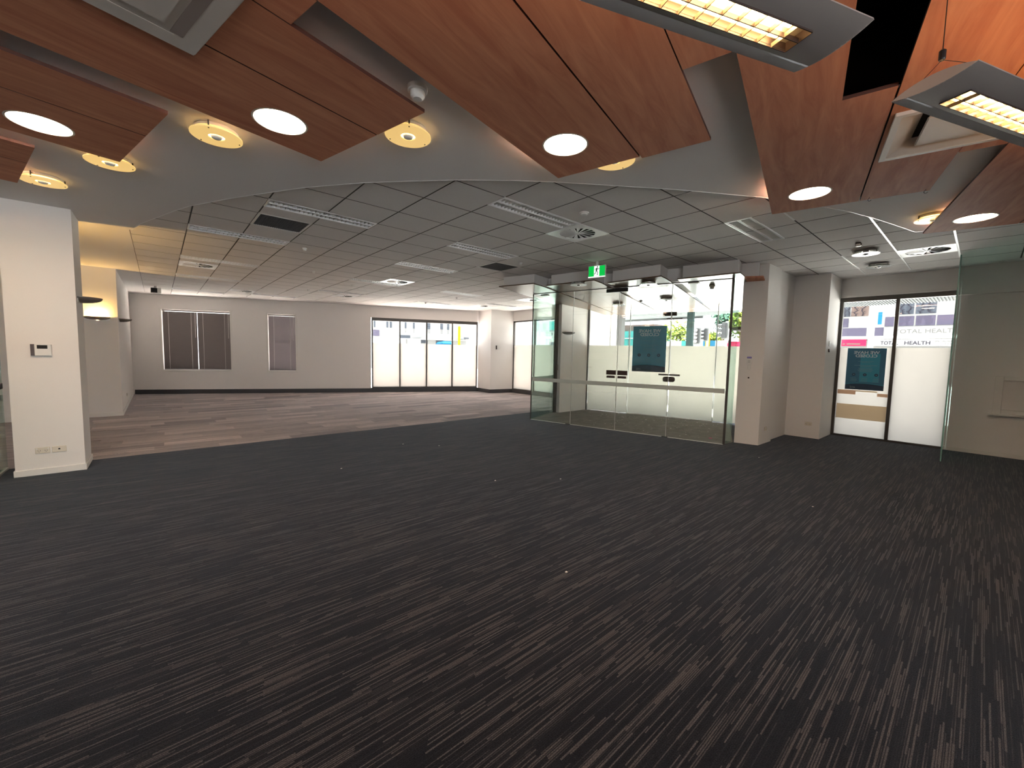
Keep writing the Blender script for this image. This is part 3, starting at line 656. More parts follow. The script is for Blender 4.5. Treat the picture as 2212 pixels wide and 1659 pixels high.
DD = [(.37, 3.72, 'glowing amber glass disc lamp between the two left timber sails'), (-.25, 4.87, 'amber glass disc lamp half hidden behind a sail corner'), (-.76, 5.87, 'amber glass disc lamp nearest the left pillar top'),
      (1.38, 2.76, 'amber glass disc lamp below the smoke detector'), (2.73, 1.99, 'glass disc lamp hidden behind the end of the central sail'), (6.27, .45, 'glass disc lamp peeping out behind the rightmost sail')]
q0 = None
for x, y, lb in DD:
    if q0 is None: q0 = disc(x, y, BZ, lb)
    else: dup(q0, (x, y, BZ), 0, lb)
q1 = disc(7.86, 1.24, CZ, 'unlit chrome and glass disc lamp before the right window, nearer one', False, 'unlit glass disc lamps')
dup(q1, (9.06, 1.25, CZ), 0, 'unlit chrome and glass disc lamp closest to the right window')
# cassettes
def cassette(fr, a, b, s, label, deep):
    p = fr.p(a, b); r = thing('ceiling_cassette', label, 'air conditioner', (p.x, p.y, PZ))
    z0 = PZ-.022; i1 = s*.13; i2 = s*.23
    if deep:
        sq = lambda d: [(a-s/2+d, b-s/2+d), (a+s/2-d, b-s/2+d), (a+s/2-d, b+s/2-d), (a-s/2+d, b+s/2-d)]
        part('frame', holed(sq(0), [sq(.035)], z0, PZ-.001, fr), M['cassette'], r, .004)
        mb = MB(); o1, o2 = sq(.035), sq(.15)
        P3 = lambda q, z: (*fr.p(*q), z)
        for k in range(4): mb.add([P3(o1[k], z0+.004), P3(o1[(k+1) % 4], z0+.004), P3(o2[(k+1) % 4], PZ+.05), P3(o2[k], PZ+.05)], [(0, 1, 2, 3)])
        part('sloped_throat', mb, M['cassette'], r)
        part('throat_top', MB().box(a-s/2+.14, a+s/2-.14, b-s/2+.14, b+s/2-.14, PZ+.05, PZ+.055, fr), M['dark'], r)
        part('centre_panel', MB().box(a-s/2+.17, a+s/2-.12, b-s/2+.12, b+s/2-.17, PZ-.004, PZ+.012, fr), M['cassette'], r, .006, 2)
        part('latch', MB().box(a-s/2+.15, a-s/2+.165, b-.03, b+.03, PZ-.006, PZ+.004, fr).box(a-s/2+.15, a-s/2+.185, b-.035, b-.028, PZ-.006, PZ-.001, fr), M['chrome'], r)
    else:
        part('frame', MB().box(a-s/2, a+s/2, b-s/2, b+s/2, z0, PZ-.001, fr), M['cassette'], r, .006, 2)
        part('centre_panel', MB().box(a-s/2+i2, a+s/2-i2, b-s/2+i2, b+s/2-i2, z0-.012, z0-.0005, fr), M['cassette'], r, .005, 2)
        for k in range(4):
            f2 = [(a-s/2+.11, a+s/2-.11, b-s/2+.06, b-s/2+.10), (a-s/2+.11, a+s/2-.11, b+s/2-.10, b+s/2-.06), (a-s/2+.06, a-s/2+.10, b-s/2+.11, b+s/2-.11), (a+s/2-.13, a+s/2-.08, b-s/2+.11, b+s/2-.11)][k]
            part('air_slot', MB().box(*f2, z0-.002, z0-.0004, fr), M['greymetal'] if k == 3 else M['cassette'], r)
    return r
cassette(UV, .476, 2.255, .70, 'pale square air-conditioner cassette cut off by the top left photo edge', False)
cassette(UV, 3.763, -.71, .70, 'open square air-conditioner cassette behind the right pendant light', True)
# small ceiling devices
def dome(x, y, z, label, r0=.05, h=.045, group=None, nm='smoke_detector', cat='smoke detector'):
    r = thing(nm, label, cat, (x, y, z), group)
    part('base', MB().lathe([(r0, z), (r0, z-h*.35), (r0*.92, z-h*.4)], (x, y), 24), M['plastic'], r, smooth=False)
    part('sensor_head', MB().lathe([(r0*.72, z-h*.4), (r0*.72, z-h*.8), (r0*.45, z-h)], (x, y), 24), M['plastic'], r)
    return r
dome(1.21, 2.30, BZ, 'bulky white smoke detector on the plaster between two timber sails', .058, .07)
dome(3.69, 3.07, CZ, 'round white smoke detector between the nearest strip light and swirl vent', .052, .03)
for x, y, lb in ((4.90, 5.48, 'small white dome sensor beside the dark grille left of the exit sign'), (1.82, 7.2, 'small white ceiling sensor left of centre'), (2.47, 9.15, 'small white ceiling sensor further back left of centre'),
                 (3.12, 12.05, 'tiny far ceiling sensor in line with the narrow blind window'), (3.68, 10.3, 'small ceiling sensor in front of the bright far swirl vent'), (6.68, 10.25, 'tiny dark ceiling sensor over the four-pane window, nearer'),
                 (6.68, 12.1, 'tiny dark ceiling sensor nearest the four-pane window')):
    dome(x, y, CZ, lb, .035, .045, 'small ceiling sensors', 'ceiling_sensor', 'sensor')
r = thing('motion_sensor', 'small dark cube sensor on the tiles by the unlit disc lamps', 'sensor', (7.27, 1.23, CZ))
part('body', MB().box(7.235, 7.30, 1.20, 1.26, CZ-.05, CZ), M['handle'], r, .006); part('lens', MB().box(7.23, 7.236, 1.205, 1.255, CZ-.045, CZ-.02), M['plastic'], r)
r = thing('security_camera', 'small white box security camera on the ceiling at the far left', 'security camera', (.0, 14.69, CZ))
part('mount', MB().box(-.03, .03, 14.66, 14.72, CZ-.05, CZ), M['plastic'], r); part('body', MB().box(-.10, .12, 14.6, 14.78, CZ-.19, CZ-.05), M['plastic'], r, .01); part('lens', MB().box(-.09, .04, 14.592, 14.60, CZ-.18, CZ-.06), M['dark'], r)

# ------------------------------------------------------------------ pendant luminaires
def pendant(name, start, ang, L, label, flip):
    fr = Fr(start, (math.cos(ang), math.sin(ang)))
    Z = 2.60; w = .131
    r = thing(name, label, 'pendant light', (*fr.p(L/2, 0), Z))
    prof = []
    for k in range(15):
        b = -w+2*w*k/14; prof.append((b, Z-.020*(1-(b/w)**2)))
    top = [(b, Z+.030*(1-(b/w)**2)) for b in [w-2*w*k/14 for k in range(1, 14)]]
    lw = .046
    # underside skin with louvre opening: bands outside the opening, then end fillers
    def skin(b0, b1, a0, a1):
        mb = MB(); n = 6
        for k in range(n):
            c0 = b0+(b1-b0)*k/n; c1 = b0+(b1-b0)*(k+1)/n; z = lambda b: Z-.020*(1-(b/w)**2)
            mb.add([(*fr.p(a0, c0), z(c0)), (*fr.p(a1, c0), z(c0)), (*fr.p(a1, c1), z(c1)), (*fr.p(a0, c1), z(c1)),
                    (*fr.p(a0, c0), z(c0)+.004), (*fr.p(a1, c0), z(c0)+.004), (*fr.p(a1, c1), z(c1)+.004), (*fr.p(a0, c1), z(c1)+.004)], [(0, 1, 2, 3), (4, 5, 6, 7), (0, 1, 5, 4), (2, 3, 7, 6)])
        return mb
    e = .155
    mb = skin(-w, -lw, 0, L); m2 = skin(lw, w-.056, 0, L); mb.add(m2.v, m2.f)
    for a0, a1 in ((0, e), (L-e, L)):
        m2 = skin(-lw, lw, a0, a1); mb.add(m2.v, m2.f)
    part('underside_shell', mb, M['greymetal'], r)
    mb = MB()
    for k in range(8):
        b0 = w-.056+.007*k; zr = lambda q: Z-.020*(1-(q/w)**2)
        mb.add([(*fr.p(0, b0), zr(b0)), (*fr.p(L, b0), zr(b0)), (*fr.p(L, b0+.0055), zr(b0+.0055)-.0025), (*fr.p(0, b0+.0055), zr(b0+.0055)-.0025), (*fr.p(0, b0+.007), zr(b0+.007)), (*fr.p(L, b0+.007), zr(b0+.007))], [(0, 1, 2, 3), (3, 2, 5, 4)])
    part('ribbed_edge', mb, M['alu'], r)
    mb = MB(); tz = lambda b: Z+.030*(1-(b/w)**2); n = 10
    for k in range(n):
        c0, c1 = -w+2*w*k/n, -w+2*w*(k+1)/n
        if abs(c0+c1)/2 < .05: continue
        mb.add([(*fr.p(0, c0), tz(c0)), (*fr.p(L, c0), tz(c0)), (*fr.p(L, c1), tz(c1)), (*fr.p(0, c1), tz(c1))], [(0, 1, 2, 3)])
    part('upper_shell', mb, M['luvend'], r)
    part('uplight_strip', MB().box(.1, L-.1, -.045, .045, Z+.020, Z+.026, fr), M['uplight'], r)
    for a in (0, L):
        mb = MB(); pts = prof+top; vs = [(*fr.p(a-.003, b), z) for b, z in pts]+[(*fr.p(a+.003, b), z) for b, z in pts]; n = len(pts)
        mb.add(vs, [tuple(range(n)), tuple(range(n, 2*n))]+[(i, (i+1) % n, n+(i+1) % n, n+i) for i in range(n)])
        part('end_plate', mb, M['luvend'], r)
    part('reflector', MB().box(e, L-e, -lw, lw, Z+.008, Z+.011, fr), M['louv'], r)
    for s in (-1, 1): part('lamp_tube', MB().tube((*fr.p(e+.07, s*lw*.5), Z-.001), (*fr.p(L-e-.07, s*lw*.5), Z-.001), .0075, 10), M['tube'], r, smooth=True)
    mb = MB().box(e, L-e, -lw-.003, -lw, Z-.023, Z+.012, fr).box(e, L-e, lw, lw+.003, Z-.023, Z+.012, fr).box(e-.003, e, -lw, lw, Z-.023, Z+.012, fr).box(L-e, L-e+.003, -lw, lw, Z-.023, Z+.012, fr)
    part('louvre_box', mb, M['handle'], r)
    part('louvre_spine', MB().box(e, L-e, -.0016, .0016, Z-.024, Z-.008, fr), M['handle'], r)
    nb = int(round((L-2*e)/.066))
    for k in range(1, nb):
        a = e+(L-2*e)*k/nb
        part('louvre_blade', MB().prism([(a-.0014, -lw), (a+.0014, -lw), (a+.0014, lw), (a-.0014, lw)], Z-.024, Z-.010, fr), M['louvblade'], r)
    for a in ((.05,) if not flip else (L-.05,)):
        c = fr.p(a, 0)
        part('clip', MB().lathe([(.009, Z+.095), (.011, Z+.10), (.011, Z+.13), (.006, Z+.135)], c, 12), M['black'], r)
        part('cable', MB().tube((c.x, c.y, Z+.13), (c.x, c.y, PZ+.01), .0016, 6), M['black'], r)
        for s in (-1, 1): part('wire', MB().tube((c.x, c.y, Z+.097), (*fr.p(a, s*w*.93), Z+.004), .0011, 5), M['black'], r)
    return r
A22 = math.radians(-22.0)
pendant('pendant_luminaire', (-.414, 1.327), A22, 2.40, 'long grey pendant light with glowing louvre at the top edge, left one', True)
pendant('pendant_luminaire', (2.32, .21), A22, 2.40, 'long grey pendant light with glowing louvre at the right photo edge', False)

# ------------------------------------------------------------------ entry canopy
zt = lambda u, v=0: soff(u)+.02
zs = lambda u, v=0: soff(u)
PLT = [((6.91, 5.31), (6.93, 4.46), (7.21, 4.40)), ((7.205, 4.33), (7.115, 3.25), (7.42, 3.20)), ((7.42, 3.11), (7.27, 2.08), (7.60, 1.98)), ((7.60, 1.89), (7.52, .91), (7.87, .87))]
cn = thing('entry_canopy', 'stepped white and maple canopy over the glass entry', 'canopy', (*UV.p(9, 3), 2.85))
edges = [(5.31, 4.43), (4.43, 3.23), (3.23, 1.97), (1.97, .89)]
for k, (p, (va, vb)) in enumerate(zip(PLT, edges)):
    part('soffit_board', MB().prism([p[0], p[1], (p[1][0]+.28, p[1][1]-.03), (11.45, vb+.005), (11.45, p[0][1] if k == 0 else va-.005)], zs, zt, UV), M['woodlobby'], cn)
    b = .09
    part('fascia_box', MB().prism([(p[0][0]+b, p[0][1]-.06), (p[1][0]+b, p[1][1]+.04), (9.0, p[1][1]+.04), (9.0, p[0][1]-.06)], lambda u, v: soff(u)+.021, 3.108, UV), M['wall'], cn)
part('fascia_infill', MB().prism([(7.55, 4.9), (7.7, 3.0), (8.0, .75), (9.0, .75), (9.0, 4.9)], lambda u, v: soff(u)+.03, 3.107, UV), M['wall'], cn)
part('end_bracket', MB().prism([(7.87, .89), (7.93, .62), (8.3, .62), (8.3, .89)], lambda u, v: soff(u)-.0, lambda u, v: soff(u)+.02, UV), M['wood'], cn)
part('end_box', MB().prism([(7.98, .86), (8.0, .70), (8.4, .70), (8.4, .86)], lambda u, v: soff(u)+.021, 3.108, UV), M['wall'], cn)
part('facade_beam', MB().box(-.1, 3.93, -.02, .25, HB, HB+.004, BCK), M['frame'], cn)
for (u, v, lb) in ((7.15, 3.58, 'chrome disc lamp under the canopy front, left of the black door fitting'), (7.62, 2.40, 'chrome disc lamp under the canopy front, right of the exit sign'), (9.30, 2.52, 'chrome disc lamp inside the lobby, right one'), (9.61, 3.72, 'chrome disc lamp inside the lobby, left one')):
    p = UV.p(u, v)
    q = disc(p.x, p.y, soff(u), lb, False, 'lobby disc lamps')
p = UV.p(8.3, 1.45); dome(p.x, p.y, soff(8.3), 'cream smoke detector under the lobby soffit at the right', .05, .07)
p = UV.p(9.47, 3.14); dome(p.x, p.y, soff(9.47), 'small dark sensor under the lobby soffit between the disc lamps', .04, .03, None, 'ceiling_sensor', 'sensor')
for (u, v, lb) in ((7.95, 1.69, 'small flat plate under the lobby soffit at right'), (8.04, 4.86, 'small flat plate under the lobby soffit at left')):
    p = UV.p(u, v); r = thing('access_plate', lb, 'plate', (p.x, p.y, soff(u)))
    part('plate', MB().box(u-.05, u+.05, v-.09, v+.09, soff(u)-.018, soff(u)-.002, UV), M['plasticcream'], r, .003); part('slot', MB().box(u-.01, u+.01, v-.07, v+.07, soff(u)-.0195, soff(u)-.0182, UV), M['dark'], r)
# exit sign
c = UV.p(6.62, 2.98); ex_ = Fr((c.x, c.y), UV.y*-1, UV.x)     # a to the right as seen, b away from viewer
r = thing('exit_sign', 'green illuminated running-man exit sign hanging before the entry canopy', 'exit sign', (c.x, c.y, 3.0))
part('housing', MB().box(-.158, .158, .001, .035, 2.845, 3.045, ex_), M['plastic'], r, .004)
part('hanger', MB().box(-.02, .02, .01, .025, 3.045, CZ-.001, ex_), M['plastic'], r)
part('green_panel', MB().box(-.148, -.048, -.002, .0005, 2.862, 3.035, ex_).box(.048, .148, -.002, .0005, 2.862, 3.035, ex_), M['exitgreen'], r)
part('white_panel', MB().box(-.048, .048, -.002, .0005, 2.862, 3.035, ex_).box(-.158, .158, -.001, .0005, 2.845, 2.861, ex_), M['exitwhite'], r)
def plate(pts, d0, d1, fr, mb):
    n = len(pts); vs = [(*fr.p(a, d0), z) for a, z in pts]+[(*fr.p(a, d1), z) for a, z in pts]
    return mb.add(vs, [tuple(range(n)), tuple(range(n, 2*n))]+[(i, (i+1) % n, n+(i+1) % n, n+i) for i in range(n)])
mb = MB()
def limb(pts, w):
    for (x0, z0), (x1, z1) in zip(pts, pts[1:]):
        d = Vector((x1-x0, z1-z0)).normalized(); n = Vector((-d.y, d.x))*w/2
        plate([(x0+n.x, z0+n.y), (x1+n.x, z1+n.y), (x1-n.x, z1-n.y), (x0-n.x, z0-n.y)], -.0035, -.0022, ex_, mb)
plate([(.012+.012*math.cos(t*.524), 3.018+.012*math.sin(t*.524)) for t in range(12)], -.0035, -.0022, ex_, mb)
limb([(.006, 3.0), (-.006, 2.955)], .026)
limb([(.008, 2.998), (.036, 2.978), (.044, 2.992)], .009); limb([(.0, 2.998), (-.028, 2.985), (-.032, 2.962)], .009)
limb([(-.004, 2.955), (.020, 2.925), (.012, 2.885), (.024, 2.884)], .012); limb([(-.010, 2.955), (-.018, 2.92), (-.044, 2.898)], .012)
part('running_figure', mb, M['exitdark'], r)

# ------------------------------------------------------------------ wall fittings
def sconce(x, y, ang, label, lit=False):
    r = thing('wall_sconce', label, 'wall light', (x, y, 2.06), 'boat-shaped wall sconces')
    fr = Fr((x, y), (math.cos(ang), math.sin(ang)))       # a along wall, b out of the wall
    mb = MB(); N = 14; prof = []
    vs = []; rings = 6
    for k in range(rings+1):
        t = k/rings            # 0 rim .. 1 keel
        sc_ = math.cos(t*math.pi/2)**.8 if t < 1 else .0
        for i in range(N+1):
            a = math.pi*i/N
            vs.append((*fr.p(.20*math.cos(a)*max(sc_, .12), .205*math.sin(a)*max(sc_, .06)), 2.085-.062*math.sin(t*math.pi/2)))
    fs = [(k*(N+1)+i, k*(N+1)+i+1, (k+1)*(N+1)+i+1, (k+1)*(N+1)+i) for k in range(rings) for i in range(N)]
    mb.add(vs, fs)
    part('bowl', mb, M['sconce'], r, smooth=True)
    rim = [(.20*math.cos(math.pi*i/N), .205*math.sin(math.pi*i/N)) for i in range(N+1)]; rin = [(a*.93, b*.93) for a, b in rim]
    part('rim', MB().prism(rim+rin[::-1], 2.083, 2.09, fr), M['sconce'], r)
    part('back_plate', MB().box(-.19, .19, 0, .008, 2.02, 2.083, fr), M['alu'], r)
    if lit: part('bulb', MB().tube((*fr.p(-.05, .06), 2.075), (*fr.p(.05, .06), 2.075), .012), emit('sconce_bulb', (1, .60, .18, 1), 330), r)
    return r
sconce(-.71, 7.33, -math.pi/2, 'boat-shaped wall sconce on the side of the left pillar')
sconce(-.93, 12.08, math.pi, 'lit boat-shaped sconce washing yellow light up the inner wall', True)
sconce(-.98, 7.62, 0, 'lit boat-shaped sconce hidden behind the left pillar', True)
sconce(-.62, 12.5, -math.pi/2, 'boat-shaped wall sconce beyond the lit one near the far corner')
sconce(8.05, 7.13, math.pi, 'boat-shaped sconce on the lobby side wall behind glass')
sconce(8.35, 3.05, math.radians(22), 'boat-shaped sconce tip beside the right lobby pillar')
r = thing('wall_controller', 'white wall controller with dark display on the left pillar', 'thermostat', (-.99, 7.04, 1.37))
part('case', MB().box(-1.055, -.925, 7.015, 7.04, 1.375, 1.505), M['plastic'], r, .004); part('side_strip', MB().box(-1.085, -1.055, 7.018, 7.04, 1.375, 1.505), M['handle'], r); part('display', MB().box(-1.035, -.955, 7.0125, 7.015, 1.455, 1.495), M['dark'], r)
def outlet(fr, a, z, label, double=True, w=.115, h=.07, col='plasticcream'):
    p = fr.p(a, 0); r = thing('power_outlet', label, 'power outlet', (p.x, p.y, z))
    part('plate', MB().box(a-w/2, a+w/2, -.009, 0, z-h/2, z+h/2, fr), M[col], r, .003)
    if double:
        for s in (-1, 1):
            part('socket_slots', MB().box(a+s*.027-.010, a+s*.027-.007, -.0098, -.009, z-.008, z+.004, fr).box(a+s*.027+.007, a+s*.027+.010, -.0098, -.009, z-.008, z+.004, fr).box(a+s*.027-.0015, a+s*.027+.0015, -.0098, -.009, z-.02, z-.011, fr), M['dark'], r)
            part('switch_rocker', MB().box(a+s*.045-.006, a+s*.045+.006, -.013, -.009, z+.013, z+.026, fr), M['plastic'], r)
    else: part('data_port', MB().box(a-.008, a+.008, -.0098, -.009, z-.006, z+.01, fr), M['dark'], r)
    return r
C1 = Fr((-1.26, 7.04), (1, 0))
outlet(C1, .215, .285, 'double power outlet low on the left pillar, left plate'); outlet(C1, .345, .285, 'data outlet plate low on the left pillar, right plate', False)
outlet(FAR, 2.69, .08, 'outlet on the dark skirting below the wide blind window', True, .14, .06, 'handle'); outlet(FAR, 6.25, .08, 'outlet on the dark skirting left of the four-pane window', True, .14, .06, 'handle')
F3 = Fr((6.0, -.0), (1, 0))
outlet(Fr((7.86, 2.475), (1, 0)), .30, .262, 'double power outlet on the right pillar side'); outlet(Fr((9.46, 2.5), (0, -1), (1, 0)), .36, .275, 'double power outlet in the alcove left of the right window')
outlet(Fr((-.62, 12.2), (0, 1), (-1, 0)), 1.6, .3, 'power outlet low on the inner left wall')
PF = Fr((7.77, 2.84), (.09, -.36), (.36, .09))
p = PF.p(.16, 0); r = thing('card_reader', 'white card reader with a violet top on the right pillar face', 'card reader', (p.x, p.y, 1.35))
part('case', MB().box(.115, .205, -.03, 0, 1.40, 1.51, PF), M['plastic'], r, .008, 2); part('violet_cap', MB().box(.125, .195, -.032, -.002, 1.511, 1.54, PF), mat('violet_plastic', (.25, .22, .6, 1), .4), r, .004)
part('lower_body', MB().box(.14, .19, -.025, 0, 1.32, 1.399, PF), M['plastic'], r, .004); part('keypad', MB().box(.14, .18, -.0315, -.03, 1.43, 1.48, PF), M['framelight'], r)
p = PF.p(.165, 0); r = thing('push_button', 'tiny dark push button below the card reader', 'button', (p.x, p.y, 1.17)); part('plate', MB().box(.153, .177, -.006, 0, 1.16, 1.185, PF), M['black'], r, .003); part('button', MB().box(.16, .17, -.009, -.006, 1.167, 1.178, PF), M['handle'], r)
A2 = Fr((9.47, 1.955), (1, 0))
r = thing('light_switch', 'white light switch on the reveal beside the right window', 'light switch', (9.70, 1.955, 1.81)); part('plate', MB().box(.19, .27, -.01, 0, 1.77, 1.87, A2), M['plastic'], r, .003); part('rocker', MB().box(.22, .24, -.014, -.01, 1.805, 1.835, A2), M['plastic'], r)
r = thing('alarm_contact', 'small dark box below the light switch by the right window', 'sensor', (9.67, 1.955, 1.7)); part('body', MB().box(.165, .215, -.02, 0, 1.66, 1.72, A2), M['handle'], r, .003); part('cap', MB().box(.17, .21, -.022, -.02, 1.69, 1.715, A2), M['plastic'], r)
CF = Fr((9.39, 12.07), (.95, -.15)); r = thing('wall_controller', 'small white controller on the corner pillar by the four-pane window', 'thermostat', (*CF.p(.3, 0), 1.7))
part('case', MB().box(.25, .36, -.03, 0, 1.65, 1.79, CF), M['plastic'], r, .004); part('side_strip', MB().box(.22, .25, -.028, 0, 1.65, 1.79, CF), M['handle'], r)
r = thing('door_release', 'small grey door release box on the lobby wall end', 'switch', (7.82, 7.26, 1.15)); part('box', MB().box(7.79, 7.82, 7.2, 7.3, 1.1, 1.25), M['greymetal'], r, .004); part('button', MB().box(7.786, 7.79, 7.235, 7.265, 1.16, 1.19), M['plastic'], r)
# ------------------------------------------------------------------ blinds
def blind(a0, a1, z0, z1, label, sm='blind'):
    p = FAR.p((a0+a1)/2, .05); r = thing('venetian_blind', label, 'blind', (p.x, p.y, z0), 'dark venetian blinds')
    part('head_rail', MB().box(a0, a1, .035, .075, z1-.035, z1, FAR), M['blind'], r, .003)
    mb = MB(); n = int((z1-z0-.05)/.0235)
    for k in range(n):
        z = z1-.045-k*.0235
        mb.add([(*FAR.p(a0+.004, .047), z), (*FAR.p(a1-.004, .047), z), (*FAR.p(a1-.004, .060), z-.0245), (*FAR.p(a0+.004, .060), z-.0245),
                (*FAR.p(a0+.004, .0485), z+.0005), (*FAR.p(a1-.004, .0485), z+.0005), (*FAR.p(a1-.004, .0615), z-.024), (*FAR.p(a0+.004, .0615), z-.024)], [(0, 1, 2, 3), (7, 6, 5, 4), (0, 4, 5, 1), (2, 6, 7, 3), (1, 5, 6, 2), (0, 3, 7, 4)])
    part('slats', mb, M[sm], r, kind='stuff')
    part('bottom_rail', MB().box(a0+.004, a1-.004, .042, .066, z0, z0+.018, FAR), M['blind'], r, .003)
    for a in (a0+.16, a1-.16): part('ladder_cord', MB().box(a-.003, a+.003, .036, .040, z0+.018, z1-.035, FAR), M['cord'], r)
    a = a1-.05; part('tilt_wand', MB().tube((*FAR.p(a, .03), z1-.04), (*FAR.p(a, .025), z1-.85), .005, 8), M['cord'], r)
    return r
blind(.757, 1.680, .78, 2.655, 'dark closed venetian blind in the left half of the wide far window')
blind(1.6803, 2.593, .78, 2.655, 'dark closed venetian blind in the right half of the wide far window')
blind(3.697, 4.513, .77, 2.645, 'grey closed venetian blind in the narrow far window', 'blindbacklit')
# ------------------------------------------------------------------ posters (seen from behind, so mirrored)
def poster(fr, a0, a1, z0, z1, b, label, twotone, side):
    w = a1-a0; h = z1-z0; k = w/.59
    p = fr.p((a0+a1)/2, b); r = thing('closing_poster', label, 'poster', (p.x, p.y, z0))
    part('sheet', MB().box(a0, a1, b-.002, b, z0, z1, fr), M['poster' if twotone else 'posterlobby'], r)
    d = b-.0022
    pl = lambda am, zm: (lambda x, y, dd: (*fr.p(am-x, d-dd), zm+y))      # mirrored lettering
    am = (a0+a1)/2
    if twotone: part('bright_block', MB().box(a0+.36*w, a0+.86*w, d-.0003, d, z0+.19*h, z0+.87*h, fr), M['posterlite'], r)
    for i, (t, zz) in enumerate((('WE HAVE', .865), ('CLOSED', .785))):
        part('headline', text_mb(t, .078*k, pl(am, z0+zz*h), .0018*k, width=(.66 if i == 0 else .56)*w), M['posterink'], r)
    for (ww, zz, hh) in ((.40, .685, .010), (.22, .658, .010), (.58, .588, .013), (.27, .560, .013), (.36, .52, .009), (.34, .50, .009), (.40, .48, .009), (.37, .46, .009), (.32, .44, .009)):
        mb = MB(); x = am-ww*w/2
        while x < am+ww*w/2:
            l = random.uniform(.02, .05)*w; mb.box(x, min(x+l, am+ww*w/2), d-.0009, d-.0004, z0+zz*h-hh*h/2, z0+zz*h+hh*h/2, fr); x += l+.008*w
        part('small_print', mb, M['postertext'], r)
    for s in (-.29, 0, .29):
        mb = MB(); c0 = am+s*w; zc = z0+.365*h
        plate([(c0+.048*w*math.cos(t*.2618), zc+.048*w*math.sin(t*.2618)) for t in range(24)], d-.0008, d-.0004, fr, mb)
        part('round_icon', mb, M['posterdark'], r)
        mb = MB(); plate([(c0-.02*w, zc-.008*w), (c0+.015*w, zc-.014*w), (c0+.022*w, zc+.008*w), (c0-.012*w, zc+.016*w)], d-.0012, d-.0009, fr, mb)
        part('icon_glyph', mb, M['postertext'], r)
        mb = MB()
        for q in range(4): mb.box(c0-.10*w*random.uniform(.6, 1), c0+.10*w*random.uniform(.6, 1), d-.0009, d-.0004, zc-(.085+.026*q)*h-.004*h, zc-(.085+.026*q)*h+.004*h, fr)
        part('small_print', mb, M['postertext'], r)
    arc = [(a0+w*t/16, z0+h*(.105+.048*math.sin(math.pi*(t/16*.85+.1)))) for t in range(17)]
    mb = MB(); plate([(a0, z0)]+arc+[(a1, z0)], d-.0006, d-.0001, fr, mb); part('deep_blue_foot', mb, M['posterdark'], r)
    mb = MB(); plate(arc+[(x, z+.012*h) for x, z in arc[::-1]], d-.0008, d-.0002, fr, mb); part('arc_line', mb, M['posterlite'], r)
    part('logo', text_mb('ANZ', .05*k, pl(a0+.20*w, z0+.035*h), .001*k, width=.15*w), M['posterink'], r)
    return r
poster(BCK, 1.235, 2.06, 1.12, 2.265, -.012, 'large teal closing notice in mirror writing on the street door', False, 1)
poster(R3, .17, .745, .945, 1.752, .022, 'teal closing notice in mirror writing on the right window', True, 1)

# ------------------------------------------------------------------ litter
for k, (x, y, lb) in enumerate(((1.72, 5.27, 'white paper scrap on the dark carpet left of centre'), (2.97, 6.1, 'tiny white paper scrap near the carpet seam, left one'), (3.38, 5.66, 'tiny white paper scrap near the carpet seam, right one'), (3.65, 3.27, 'white paper scrap on the dark carpet before the entry glass'),
                                (2.98, 3.70, 'white paper scrap left of the entry front'), (2.10, 1.80, 'lone white paper scrap in the middle foreground of the carpet'), (6.9, 2.15, 'paper scrap on the carpet before the right pillar'), (5.05, 1.05, 'faint paper scrap at the right side of the carpet'))):
    mb = MB(); a = random.random()*3
    mb.prism([(x+.012*math.cos(a+t), y+.009*math.sin(a+t)) for t in (0, 1.3, 2.9, 4.4)], .001, .004); single('paper_scrap', mb, M['scrap'], (x, y, 0), lb, 'litter', 'paper scraps on the carpet')
mb = MB()
for k in range(420):
    a = random.uniform(.9, 4.0) if random.random() < .75 else random.uniform(.1, 3.9); b = random.triangular(.15, 2.5, 2.0); s = random.uniform(.006, .03)
    if a > 3.9: continue
    t0 = random.random()*6.28; pt = [ENT.p(a+s*math.cos(t0+t)*random.uniform(.5, 1), b+s*math.sin(t0+t)*random.uniform(.5, 1)) for t in (0, 1.6, 3.1, 4.7)]
    if pt[0].x > 9.7: continue
    mb.add([(q.x, q.y, .0045+random.uniform(0, .004)) for q in pt], [(0, 1, 2, 3)], 0 if random.random() < .7 else 1)
o = bpy.data.objects.new('leaf_litter', mb.mesh('leaf_litter', [M['leaf'], M['scrap']])); COL.objects.link(o); tag(o, 'dry leaves and scraps scattered over the lobby mat', 'litter', kind='stuff')
p = ENT.p(3.72, .42); single('pink_scrap', MB().prism([(p.x-.03, p.y-.02), (p.x+.03, p.y-.025), (p.x+.025, p.y+.02), (p.x-.01, p.y+.03)], .005, .012), M['pink'], (p.x, p.y, 0), 'crumpled pink scrap on the lobby floor by the right glass corner', 'litter')


# ------------------------------------------------------------------ street outside
smesh('ground_street', MB().box(10.6, 90, -60, 90, -.22, -.12).box(-60, 10.6, 17.6, 90, -.22, -.12), M['asphalt'])
smesh('ground_pavement', MB().prism([(10.6, -30), (14.5, -30), (14.5, 12.5), (12.5, 16.5), (-10, 26.0), (-12, 22.0), (10.6, 12.6)], -.12, -.03).prism([(40.6, -40), (47, -40), (47, 60), (40.6, 60)], -.12, -.03), M['pave'])
